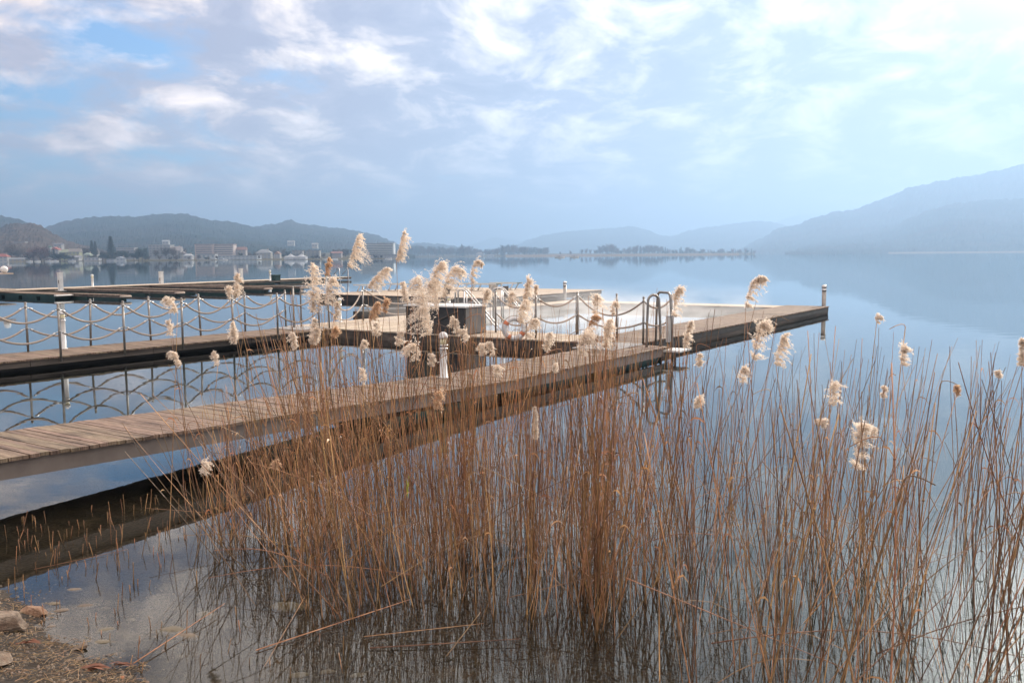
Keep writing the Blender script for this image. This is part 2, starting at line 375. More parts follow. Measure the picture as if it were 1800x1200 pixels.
# near walkway (gangway to shore, then floating pier)
w1 = thing('wooden_walkway', 'near brown plank walkway running from the left edge of the picture behind the reeds', 'walkway', (0, 0, 0), -TH)
deck_mb(-9.80, -8.32, 1.0, 18.75, 0, zf=nwz, seed=3).build('deck', M['deckx'], w1)
def beam_slope(v0, v1, ua, ub, top, bot, n=8):
    mb = MB()
    for i in range(n):
        a = ua + (ub - ua) * i / n; b = ua + (ub - ua) * (i + 1) / n - .004
        mb.hexa([(v0, a, nwz(a) + bot), (v1, a, nwz(a) + bot), (v1, b, nwz(b) + bot), (v0, b, nwz(b) + bot), (v0, a, nwz(a) + top), (v1, a, nwz(a) + top), (v1, b, nwz(b) + top), (v0, b, nwz(b) + top)])
    return mb
beam_slope(-8.43, -8.37, 1.0, 18.7, -.037, -.21, 7).build('side_beam', M['steelbeam'], w1)
beam_slope(-9.75, -9.69, 1.0, 18.7, -.037, -.20, 7).build('side_beam', M['steelbeam'], w1)
mb = MB()
for i in range(18): mb.box((-9.68, 1.3 + i, .26 if i > 8 else .40), (-8.44, 1.38 + i, .30 if i > 8 else nwz(1.3 + i) - .06))
mb.build('cross_beam', M['darkwood'], w1)
for a, b in ((9.3, 12.1), (12.4, 15.3), (15.6, 18.6)):
    mb = MB(); mb.box((-9.65, a, -.22), (-8.48, b, .085)); mb.build('float', M['green'], w1)
    mb = MB(); mb.box((-9.70, a + .1, -.3), (-8.66, b - .1, -.22)); mb.build('float_base', M['darkgreen'], w1)
# far section
w2 = thing('wooden_pier', 'long brown plank pier on the right side of the steaming pool ending at a post', 'pier', (0, 0, 0), -TH)
deck_mb(-11.0, -9.28, 18.76, 36.3, DZ + .02, seed=5).build('deck', M['deckx'], w2)
mb = MB()
for i in range(6): mb.box((-9.40, 18.8 + i * 2.92, -.25), (-9.34, 18.8 + (i + 1) * 2.92 - .01, DZ - .02))
mb.box((-10.93, 36.16, -.25), (-9.34, 36.22, DZ - .02))
mb.build('side_board', M['fascia'], w2)
mb = MB(); mb.box((-9.338, 18.8, DZ - .17), (-9.30, 36.2, DZ - .03)); mb.build('edge_timber', M['darkwood'], w2)
mb = MB(); mb.box((-10.9, 18.9, -.25), (-9.42, 36.1, .1)); mb.build('float', M['darkgreen'], w2)
# back walkway with the rope railings
w3 = thing('wooden_walkway', 'brown plank walkway with rope railings on both sides, behind the near walkway', 'walkway', (0, 0, 0), -TH)
deck_mb(-20.85, -19.2, 1.0, 18.9, DZ, seed=9).build('deck', M['deckx'], w3)
mb = MB()
for i in range(6): mb.box((-19.34, 1 + i * 2.98, .09), (-19.28, 1 + (i + 1) * 2.98 - .012, DZ - .038)); mb.box((-20.81, 1 + i * 2.98, .03), (-20.75, 1 + (i + 1) * 2.98 - .012, DZ - .038))
mb.build('side_beam', M['fascia'], w3)
mb = MB(); mb.box((-20.7, 1, -.25), (-19.5, 18.8, .12)); mb.build('float', M['darkwood'], w3)
# pool platform: frame of decks around open steaming water
pf = thing('bathing_platform', 'pale wooden platform framing the steaming pool, with dark fascia towards the reeds', 'platform', (0, 0, 0), -TH)
deck_mb(-21.3, -9.95, 18.95, 20.7, DZ, axis='u', seed=11).build('deck', M['decky'], pf)
deck_mb(-21.3, -17.1, 20.71, 23.8, DZ, axis='u', seed=12).build('deck', M['decky'], pf)
deck_mb(-21.3, -20.2, 23.81, 36.3, DZ, axis='u', seed=13).build('deck', M['decky'], pf)
deck_mb(-20.19, -11.02, 35.0, 36.3, DZ, axis='v', w=.145, seed=14).build('deck', M['decky'], pf)
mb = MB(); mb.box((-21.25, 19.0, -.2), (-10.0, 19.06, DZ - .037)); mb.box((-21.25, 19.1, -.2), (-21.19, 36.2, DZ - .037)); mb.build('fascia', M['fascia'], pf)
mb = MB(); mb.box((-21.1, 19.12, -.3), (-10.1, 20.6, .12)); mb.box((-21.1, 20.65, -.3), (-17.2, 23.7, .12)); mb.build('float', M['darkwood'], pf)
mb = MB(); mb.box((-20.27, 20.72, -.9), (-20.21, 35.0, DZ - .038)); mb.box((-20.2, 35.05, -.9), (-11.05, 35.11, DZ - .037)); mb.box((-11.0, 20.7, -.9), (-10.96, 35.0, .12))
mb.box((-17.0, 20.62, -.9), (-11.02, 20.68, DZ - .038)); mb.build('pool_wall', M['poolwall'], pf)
mb = MB(); mb.box((-21.9, 22.5, -.1), (-21.35, 36.0, .5)); mb.build('raised_kerb', M['darkwood'], pf)
# steel grating ramps
def grating(u0, u1, v0, v1, z, label):
    gb = thing('grating', label, 'grating', uvp(u0, v0, z), -TH)
    mb = MB(); L = u1 - u0; W = v1 - v0; n = int(L / .07)
    for i in range(n + 1): mb.box((0, i * L / n, 0), (W, i * L / n + .014, .022))
    gb2 = MB(); k = int(W / .07)
    for i in range(k + 1): gb2.box((i * W / k, 0, .001), (i * W / k + .014, L, .019))
    mb.build('bearing_bars', M['alu'], gb); gb2.build('cross_bars', M['alu'], gb)
grating(17.2, 18.7, -10.0, -9.0, DZ + .045, 'grey steel grating where the near walkway meets the platform')
grating(17.9, 18.9, -20.8, -19.5, DZ + .012, 'grey steel grating at the end of the roped back walkway')
# sun deck with loungers
sd_ = thing('sun_deck', 'pale wooden sun deck with loungers on it, behind the steaming pool', 'sun deck', (0, 0, 0), -TH)
deck_mb(-37.0, -24.9, 35.3, 46.5, .33, axis='v', seed=21).build('deck', M['decky'], sd_)
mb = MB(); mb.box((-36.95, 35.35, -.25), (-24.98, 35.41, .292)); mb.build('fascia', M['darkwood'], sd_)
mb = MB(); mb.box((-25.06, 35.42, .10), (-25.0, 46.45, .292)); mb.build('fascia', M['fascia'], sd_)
mb = MB()
mb.tube([(-24.95, 37.0, -.1), (-24.95, 41.0, .18)], .05, 4); mb.tube([(-24.95, 41.5, .1), (-24.95, 46.2, .16)], .09, 4); mb.tube([(-24.95, 38.0, -.1), (-24.95, 46.2, -.02)], .06, 4)
mb.build('brace_board', M['fascia'], sd_)
for a in (36, 40.2, 44.5):
    mb = MB(); mb.box((-36.5, a, -.3), (-25.1, a + 1.6, .1)); mb.build('float', M['darkwood'], sd_)

# ------------------------------------------------------------------ rope railings
def catenary(a, b, sag, n=14):
    a = Vector(a); b = Vector(b); return [a.lerp(b, i / n) - Vector((0, 0, sag * (1 - (2 * i / n - 1) ** 2))) for i in range(n + 1)]
def railing(pts, label, h=1.12, zb=DZ, drop=.0, spans=None, low=.55, sag=(.25, .20), r=.021):
    """pts: list of (u, v); local coordinates relative to the first post"""
    base = uvp(pts[0][0], pts[0][1], zb); t = thing('rope_railing', label, 'railing', base, -TH)
    L = [Vector((v - pts[0][1], u - pts[0][0], 0)) for u, v in pts]
    rr_ = random.Random(len(label))
    for p in L:
        mb = MB(); mb.tube([p + Vector((rr_.gauss(0, .012), rr_.gauss(0, .012), -drop)), p + Vector((0, 0, h))], .027, 10)
        mb.lathe([(.03, 0), (.031, .012), (.018, .03), (.004, .034)], 10, p + Vector((0, 0, h)))
        for zz in (h - .08, low):
            mb.tube([p + Vector((0, 0, zz - .015)), p + Vector((0, 0, zz + .015))], .034, 10)
        mb.build('post', M['post'], t)
    for i in (spans if spans is not None else range(len(L) - 1)):
        a, b = L[i], L[i + 1]; d = (b - a).normalized() * .09
        for zz, sg in ((h - .08, sag[0]), (low, sag[1])):
            q0, q1 = a + d + Vector((0, 0, zz - .035)), b - d + Vector((0, 0, zz - .035))
            mb = MB(); path = catenary(q0, q1, sg * rr_.uniform(.88, 1.14) * (b - a).length / 1.45, 18)
            mb.tube(path, r, 8)
            # laid strands winding round the rope
            for ph in (0, 2.09, 4.19):
                hp = []
                for k in range(70):
                    f = k / 69 * 18; i0 = min(int(f), 17); c = path[i0].lerp(path[i0 + 1], f - i0)
                    tdir = (path[i0 + 1] - path[i0]).normalized(); s1 = tdir.cross(Vector((0, 0, 1))).normalized(); s2 = tdir.cross(s1)
                    an = ph + k * .95; hp.append(c + (s1 * math.cos(an) + s2 * math.sin(an)) * r * .62)
                mb.tube(hp, r * .62, 5, False)
            mb.build('rope', M['rope'], t)
            for e, o2 in ((a, q0), (b, q1)):
                mb = MB(); mb.tube([e + Vector((0, 0, zz)), o2], .012, 6); n2 = (q1 - q0).normalized() * .06
                mb.tube([o2, o2 + (n2 if e is a else -n2) - Vector((0, 0, .03))], .026, 8); mb.build('rope_clamp', M['steel'], t)
    return t
def ux(x, v):
    d = ray(x, 560); return touv(d * (v / (d.x * V.x + d.y * V.y)))[0]
railing([(u, -19.16) for u in (6.4, 7.75, 9.1)] + [(ux(x, -19.16), -19.16) for x in (103, 217, 320, 409, 488, 560)], 'front rope railing along the near side of the back walkway', drop=.12)
railing([(u, -20.78) for u in (5.1, 6.5, 7.9, 9.3)] + [(ux(x, -20.78), -20.78) for x in (46, 160, 262, 350, 431, 502)], 'rear rope railing along the far side of the back walkway')
def PV(x, y, z=DZ): return touv(at(x, y, z))
railing([(18.98, -19.5), (21.8, -20.75), (23.7, -19.2)], 'short rope railing left of the dark cabinet on the platform')
railing([(20.2, -14.2), (19.3, -12.3), PV(1015, 588)], 'rope railing beside the pool carrying the lifebuoy', sag=(.20, .18))
railing([PV(1015.5, 587), PV(1131, 607), PV(1180, 599)], 'rope railing by the ladder at the corner of the pool', sag=(.15, .1))
def single_post(x, y, zt, label, name='steel_post'):
    b = at(x, y, DZ); mb = MB(); mb.tube([(0, 0, 0), (0, 0, zt - .03)], .027, 10); mb.lathe([(.03, 0), (.031, .012), (.018, .03), (.004, .034)], 10, (0, 0, zt - .03))
    mb.lathe([(.07, 0), (.07, .012), (.03, .014)], 12)
    tag(mb.build(name, M['post'], None, b), label, 'post')
single_post(1084, 595, 1.15, 'bare steel post at the pool edge in front of the white rim')
single_post(517, 577, 1.25, 'tall steel post at the far end of the rear rope railing')
mb = MB(); mb.tube([(0, 0, 0), (0, 0, 1.1), (.03, .0, 1.17), (.1, 0, 1.2), (.28, 0, 1.2)], .025, 8)
mb.lathe([(.06, 0), (.06, .012), (.03, .014)], 12)
tag(mb.build('bent_handrail', M['post'], None, at(530, 576, DZ), 0), 'bent steel handrail next to the tall post on the back walkway', 'handrail')

# ------------------------------------------------------------------ lamps and pedestals
def lamp(loc, h, label, s=1.0, grp=None):
    t = thing('bollard_lamp', label, 'lamp', loc, 0, grp); r = .052 * s
    mb = MB(); mb.lathe([(r * 1.5, 0), (r * 1.5, .015), (r, .02), (r, h - .26 * s), (r * 1.12, h - .25 * s)], 16); mb.build('post', M['white'], t)
    mb = MB(); mb.lathe([(r * 1.3, h - .248 * s), (r * 1.3, h - .235 * s), (r * 1.02, h - .23 * s), (r * 1.02, h - .205 * s), (r * 1.3, h - .2 * s), (r * 1.3, h - .185 * s)], 16); mb.build('ring', M['steel'], t)
    mb = MB(); mb.lathe([(r * .98, h - .183 * s), (r * .98, h - .095 * s)], 16); mb.build('lens', M['cream'], t)
    mb = MB(); mb.lathe([(r * 1.3, h - .093 * s), (r * 1.32, h - .07 * s), (r * 1.1, h - .03 * s), (r * .6, h - .006 * s), (r * .1, h)], 16); mb.build('cap', M['white'], t)
lamp(at(113, 613, DZ), .92, 'white domed bollard lamp standing on the back walkway beside a railing post')
lamp(at(780, 664, .30), .80, 'white domed bollard lamp standing on the near walkway among the reeds', 1.2)
lamp(at(598, 566, DZ), .80, 'white bollard lamp at the left corner of the bathing platform')
lamp(at(789, 560, DZ), .80, 'white bollard lamp behind the dark cabinet by the pool stairs')
lamp(pt(574, 500, 60) * 1 + Vector((0, 0, -.25)), 1.0, 'cream headed bollard lamp near the end of the far jetty', 1.2)
lamp(pt(163, 504.5, 66), .95, 'slim white bollard lamp on the far jetty between two pedestals', 1.5)
lamp(pt(475, 493.5, 78), .95, 'slim white bollard lamp beside the green box on the far jetty', 1.5)
def ball_post(loc, h, label):
    t = thing('mooring_post', label, 'post', loc); mb = MB(); mb.lathe([(.085, -.9), (.085, h - .24)], 16); mb.build('pile', M['post'], t)
    mb = MB(); mb.lathe([(.105, h - .238), (.105, h - .20), (.088, h - .19), (.088, h - .12), (.105, h - .11), (.105, h - .085), (.09, h - .04), (.05, h - .01), (.008, h)], 16); mb.build('cap', M['steel'], t)
p_ = uvp(36.45, -9.55, 0); ball_post(p_, 1.13, 'round capped post at the right tip of the long pier')
ball_post(at(993, 527, 0), 1.0, 'round capped post at the right corner of the sun deck')
def pedestal(loc, label, rotz=-TH):
    t = thing('power_pedestal', label, 'pedestal', loc, rotz, None)
    mb = MB(); mb.box((-.15, -.12, .02), (.15, .12, 1.22)); mb.build('column', M['white'], t)
    mb = MB(); mb.box((-.17, -.14, 1.222), (.17, .14, 1.27)); mb.box((-.3, -.25, 0), (.3, .25, .018)); mb.build('cap_and_base', M['alu'], t)
    mb = MB(); mb.box((-.05, -.126, .5), (.04, -.122, .75)); mb.build('socket', M['cabin'], t)
pedestal(pt(107, 511, 62), 'white square power pedestal on the far jetty, the leftmost and closest')
pedestal(pt(284, 504.5, 72), 'white square power pedestal on the far jetty above the third finger')
pedestal(pt(424, 496, 82), 'white square power pedestal on the far jetty behind a reed plume')
gb = thing('storage_box', 'dark green lidded box standing on the far jetty', 'box', pt(484, 493, 80), -TH)
mb = MB(); mb.box((-.35, -.3, 0), (.35, .3, .45)); mb.build('body', M['darkgreen'], gb)
mb = MB(); mb.box((-.38, -.33, .452), (.38, .33, .52)); mb.build('lid', M['green'], gb)

# ------------------------------------------------------------------ far jetty with fingers
A = pt(-60, 509.5, 58); A.z = 0; B = pt(603, 488.5, 92); B.z = 0
JD = (B - A); JL = JD.length; JD.normalize(); JN = Vector((JD.y, -JD.x, 0))   # JN points towards the viewer side
ja = math.atan2(JD.y, JD.x)
jt = thing('long_jetty', 'long pale jetty across the left middle distance with finger berths', 'jetty', A, ja)
mb = MB(); u = 0
while u < JL: e = min(u + .19, JL); mb.box((u, -1.1, .29), (e - .012, 1.1, .325)); u += .19
mb.build('deck', M['decky'], jt)
mb = MB(); mb.box((0, -1.08, .1), (JL, -1.02, .288)); mb.box((JL - .06, -1.0, .1), (JL, 1.05, .288)); mb.build('fascia', M['fascia'], jt)
for k in range(int(JL // 4)):
    mb = MB(); mb.box((k * 4 + .2, -1.0, -.3), (k * 4 + 3.5, 1.0, .098)); mb.build('float', M['darkgreen'], jt)
def finger(tx, ty, dep, label, wid=.55, m='fascia', L=13):
    tip = at(tx, ty, .3); tip.z = 0; n = -V
    # length back to the jetty line
    den_ = n.x * JD.y - n.y * JD.x; w = A - tip; Ls = (w.x * JD.y - w.y * JD.x) / den_ - 1.2
    Ls = max(4, min(Ls, 22)); ff = thing('finger_berth', label, 'jetty', tip, -TH, 'finger berths of the far jetty')
    mb = MB(); u = 0
    while u < Ls: mb.box((-u - .178, -wid / 2, .26), (-u, wid / 2, .30)); u += .19
    mb.build('deck', M['deckx'], ff)
    mb = MB(); mb.box((-Ls, -wid / 2 + .02, .13), (-.02, -wid / 2 + .07, .258)); mb.box((-.07, -wid / 2 + .08, .13), (-.02, wid / 2 - .03, .258)); mb.build('side_rail', M[m], ff)
    for k in range(4):
        mb = MB(); mb.box((-.3 - k * Ls / 4 - Ls / 4 * .8, -wid / 2 + .09, -.3), (-.3 - k * Ls / 4, wid / 2 - .08, .128)); mb.build('float', M['darkgreen'], ff)
    mb = MB(); mb.tube([(-.1, -wid / 2 - .04, .2), (.06, -wid / 2 + .02, .2), (.06, wid / 2 - .02, .2), (-.1, wid / 2 + .04, .2)], .06, 8); mb.build('fender', M['rope'] if m != 'darkgreen' else M['alu'], ff)
finger(117, 516, 0, 'broad green finger berth at the left end of the far jetty', 1.3, 'darkgreen')
finger(222, 518, 0, 'slim brown finger berth, second from the left on the far jetty')
finger(317, 512, 0, 'slim brown finger berth, third from the left on the far jetty')
finger(407, 510, 0, 'slim brown finger berth ending behind the tall paired plumes')
finger(472, 505, 0, 'slim brown finger berth, second from the right on the far jetty')
finger(535, 503.5, 0, 'slim brown finger berth closest to the swimming ladder of the far jetty')
# bathing hut platform at the left border
hp = thing('lifeguard_stand', 'raised wooden stand with a white ball at the left picture edge', 'stand', pt(-2, 509, 57), -TH)
mb = MB(); mb.box((-1.6, -.6, .98), (.75, .6, 1.06)); mb.box((-1.5, -.6, -.02), (.9, .6, .05)); mb.build('shelf', M['decky'], hp)
for x in (-.3, .1, -1.2):
    mb = MB(); mb.box((x, -.45, .051), (x + .1, -.33, .978)); mb.build('leg', M['darkwood'], hp)
mb = MB(); mb.tube([(-.9, -.3, 1.9), (.3, -.3, 1.2), (.35, -.3, 1.062)], .03, 6); mb.build('brace', M['post'], hp)
mb = MB(); n = 12; mb.lathe([(.23 * math.sin(math.pi * i / n) + .002, .23 - .23 * math.cos(math.pi * i / n)) for i in range(n + 1)], 16)
tag(mb.build('float_ball', M['white'], None, pt(7.5, 480, 57)), 'white ball float resting on the raised stand', 'float')

# ------------------------------------------------------------------ cabinet, stairs rails, ladders, lifebuoy
cb_ = thing('cabinet', 'large dark cabinet with pale flat top standing on the platform by the pool', 'cabinet', uvp(19.0, -16.45, DZ), -TH)
mb = MB(); mb.box((0, .0, .0), (2.05, 1.0, .74)); mb.build('body', M['cabin'], cb_)
mb = MB(); mb.box((-.05, -.05, .742), (2.12, 1.06, .785)); mb.build('top', M['alu'], cb_)
mb = MB(); mb.box((2.053, .05, .03), (2.075, .95, .72)); mb.build('sunlit_side', M['cabinside'], cb_)  # thin sheet added to carry the painted sunlight on the right side
for a, b in (((.15, .70), (.95, .35)), ((1.85, .65), (1.1, .35)), ((.1, .1), (.95, .3)), ((1.9, .08), (1.1, .3))):
    mb = MB(); mb.tube([(a[0], -.03, a[1]), (b[0], -.03, b[1])], .022, 4); mb.build('brace', M['fascia'], cb_)
mb = MB(); mb.box((0, -.02, -.62), (.35, .3, -.01)); mb.build('pedestal', M['cabin'], cb_)
def stair_rail(x, y, dep, label):
    b = pt(x, y, dep); b.z = DZ; t = thing('stair_handrail', label, 'handrail', b, -TH + .5)
    for s in (0, .55):
        mb = MB(); mb.tube([(0, s, 0), (0, s, 1.0), (.04, s, 1.06), (.1, s, 1.1), (.24, s, 1.1), (.32, s, 1.05), (1.2, s, .0), (1.5, s, -.36)], .024, 8); mb.build('rail', M['steel'], t)
        mb = MB(); mb.tube([(.27, s, 0), (.27, s, 1.07)], .02, 8); mb.build('upright', M['steel'], t)
stair_rail(801, 560, 27.3, 'steel stair handrails next to the dark cabinet')
stair_rail(867, 560, 28.3, 'steel stair handrails descending into the pool behind the lifebuoy')
# hoop ladder
la = at(1136, 613, DZ); lt = thing('swimming_ladder', 'chrome ladder with two tall hoops on the pier corner', 'ladder', la, 0)
def hoop(a, b, h, low=0):
    a = Vector(a); b = Vector(b); mid = []
    d = b - a; w = d.length; r = min(.14, w * .42)
    ta = a + d * .10; tb = b - d * .16
    path = [a + Vector((0, 0, -low)), a.lerp(ta, .5) + Vector((0, 0, h * .5))]
    for k in range(6):
        an = math.pi / 2 * k / 5; path.append(ta + d.normalized() * (r - r * math.cos(an)) + Vector((0, 0, h - r + r * math.sin(an))))
    for k in range(6):
        an = math.pi / 2 * k / 5; path.append(tb - d.normalized() * (r - r * math.sin(an)) + Vector((0, 0, h - r + r * math.cos(an))))
    path += [b.lerp(tb, .5) + Vector((0, 0, h * .5)), b + Vector((0, 0, -low))]
    return path
for a, b in (((1136, 613), (1162, 612)), ((1152, 600), (1183, 606))):
    A1 = at(*a, DZ) - la; B1 = at(*b, DZ) - la
    mb = MB(); mb.tube(hoop(A1, B1, 1.22, .45), .03, 10); mb.build('hoop_rail', M['post'], lt)
s0 = at(1163, 613, DZ) - la
sp_ = thing('step_plate', 'pale wooden step on the outer side of the hoop ladder', 'step', at(1164, 613.5, DZ), -TH)
mb = MB(); mb.box((0, 0, -.06), (.42, .62, -.02)); mb.build('tread', M['alu'], sp_)
mb = MB(); mb.box((.05, .03, -.7), (.09, .07, -.062)); mb.box((.05, .54, -.7), (.09, .58, -.062)); mb.box((.0, .08, -.4), (.36, .53, -.36)); mb.build('bracket', M['fascia'], sp_)
bp_ = thing('flat_post', 'wide grey board post behind the right hoop of the ladder', 'post', at(1176, 601, DZ), -TH)
mb = MB(); mb.box((-.07, -.03, 0), (.07, .03, .62)); mb.build('board', M['alu'], bp_); mb = MB(); mb.box((-.08, -.04, .622), (.08, .04, .64)); mb.build('cap', M['steel'], bp_)
# ladder on the far jetty
fl = B.copy(); fl.z = .3; ft = thing('swimming_ladder', 'steel ladder with hooped rails at the right end of the far jetty', 'ladder', pt(594, 492, 88), 0)
for x in (0, .85):
    mb = MB(); mb.tube([(x - .45, .3, .55), (x - .1, .3, .9), (x - .05, .25, 1.12), (x + .05, .1, 1.2), (x + .17, 0, 1.1), (x + .22, -.1, .3), (x + .32, -.1, -.6), (x + .32, -.1, -1.4)], .035, 8); mb.build('rail', M['steel'], ft)
for k in range(4):
    mb = MB(); mb.box((.3, -.2, -.2 - k * .3), (1.15, -.02, -.15 - k * .3)); mb.build('rung', M['steel'], ft)
# lifebuoy
lb = thing('lifebuoy', 'white lifebuoy with faded orange bands hanging on the rope railing', 'lifebuoy', pt(904, 577, 22.3), R_(12))
def torus(R0, r, a0, a1, n=30, k=10):
    mb = MB(); path = [(R0 * math.cos(a0 + (a1 - a0) * i / n), 0, R0 * math.sin(a0 + (a1 - a0) * i / n)) for i in range(n + 1)]
    mb.tube(path, r, k); return mb
torus(.245, .062, 0, math.pi * 2, 48, 12).build('ring', M['buoy'], lb)
for k in range(4):
    a0 = math.pi / 4 + k * math.pi / 2 + .2; torus(.245, .067, a0 - .17, a0 + .17, 6, 12).build('band', M['orange'], lb)
mb = MB(); mb.tube([(.32 * math.cos(a), .0, .32 * math.sin(a)) for a in [i * math.pi / 12 for i in range(25)]], .008, 5); mb.build('grab_line', M['rope'], lb)
# loungers
def lounger(loc, label):
    t = thing('sun_lounger', label, 'sun lounger', loc, -TH + rnd.uniform(-.12, .12), 'sun loungers on the sun deck')
    mb = MB()
    for k in range(22): mb.box((-.98 + k * .088, -.3, .40), (-.98 + k * .088 + .066, .3, .43))
    mb.build('slatted_bed', M['lounger'], t)
    mb = MB(); mb.box((-1.0, -.345, .365), (.98, -.303, .44)); mb.box((-1.0, .303, .365), (.98, .345, .44)); mb.box((-1.03, -.335, .375), (-1.002, .335, .425)); mb.build('frame', M['alu'], t)
    for x0, x1 in ((-.75, -.5), (.45, .72)):
        for s in (-.29, .29):
            mb = MB(); mb.tube([(x0, s, 0), (x1, s, .374)], .032, 6); mb.build('leg', M['alu'], t)
        mb = MB(); mb.tube([(x0, -.27, .02), (x0, .27, .02)], .014, 6); mb.build('crossbar', M['alu'], t)
for x, y, l in ((650, 513, 'leftmost slatted lounger on the sun deck, beside a pale box'), (704, 511, 'slatted lounger on the sun deck, second from the left'),
                (765, 510, 'slatted lounger on the sun deck hidden behind the big plume cluster'), (812, 510, 'slatted lounger on the sun deck left of the stair handrails'),
                (853, 511, 'slatted lounger on the sun deck directly behind the stair handrails'), (890, 509, 'rightmost slatted lounger on the sun deck')):
    lounger(at(x, y, .33), l)
for x, y, l in ((665, 513.5, 'pale square box under the leftmost lounger on the sun deck'), (866, 511, 'pale square box under the loungers at the right of the sun deck')):
    t = thing('side_table', l, 'box', at(x, y, .33), -TH); mb = MB(); mb.box((-.16, -.16, 0), (.16, .16, .36)); mb.build('body', M['alu'], t); mb = MB(); mb.box((-.18, -.18, .362), (.18, .18, .385)); mb.build('top', M['white'], t)
for x, y, hh, l in ((889, 522, .52, 'dark wooden bollard at the near corner of the sun deck'), (786, 523, .62, 'dark wooden bollard on the front edge of the sun deck')):
    t = thing('wooden_bollard', l, 'bollard', at(x, y, .33), -TH); mb = MB(); mb.box((-.1, -.1, -.5), (.1, .1, hh)); mb.build('shaft', M['fascia'], t); mb = MB(); mb.box((-.11, -.11, hh + .002), (.11, .11, hh + .03)); mb.build('cap', M['steelbeam'], t)

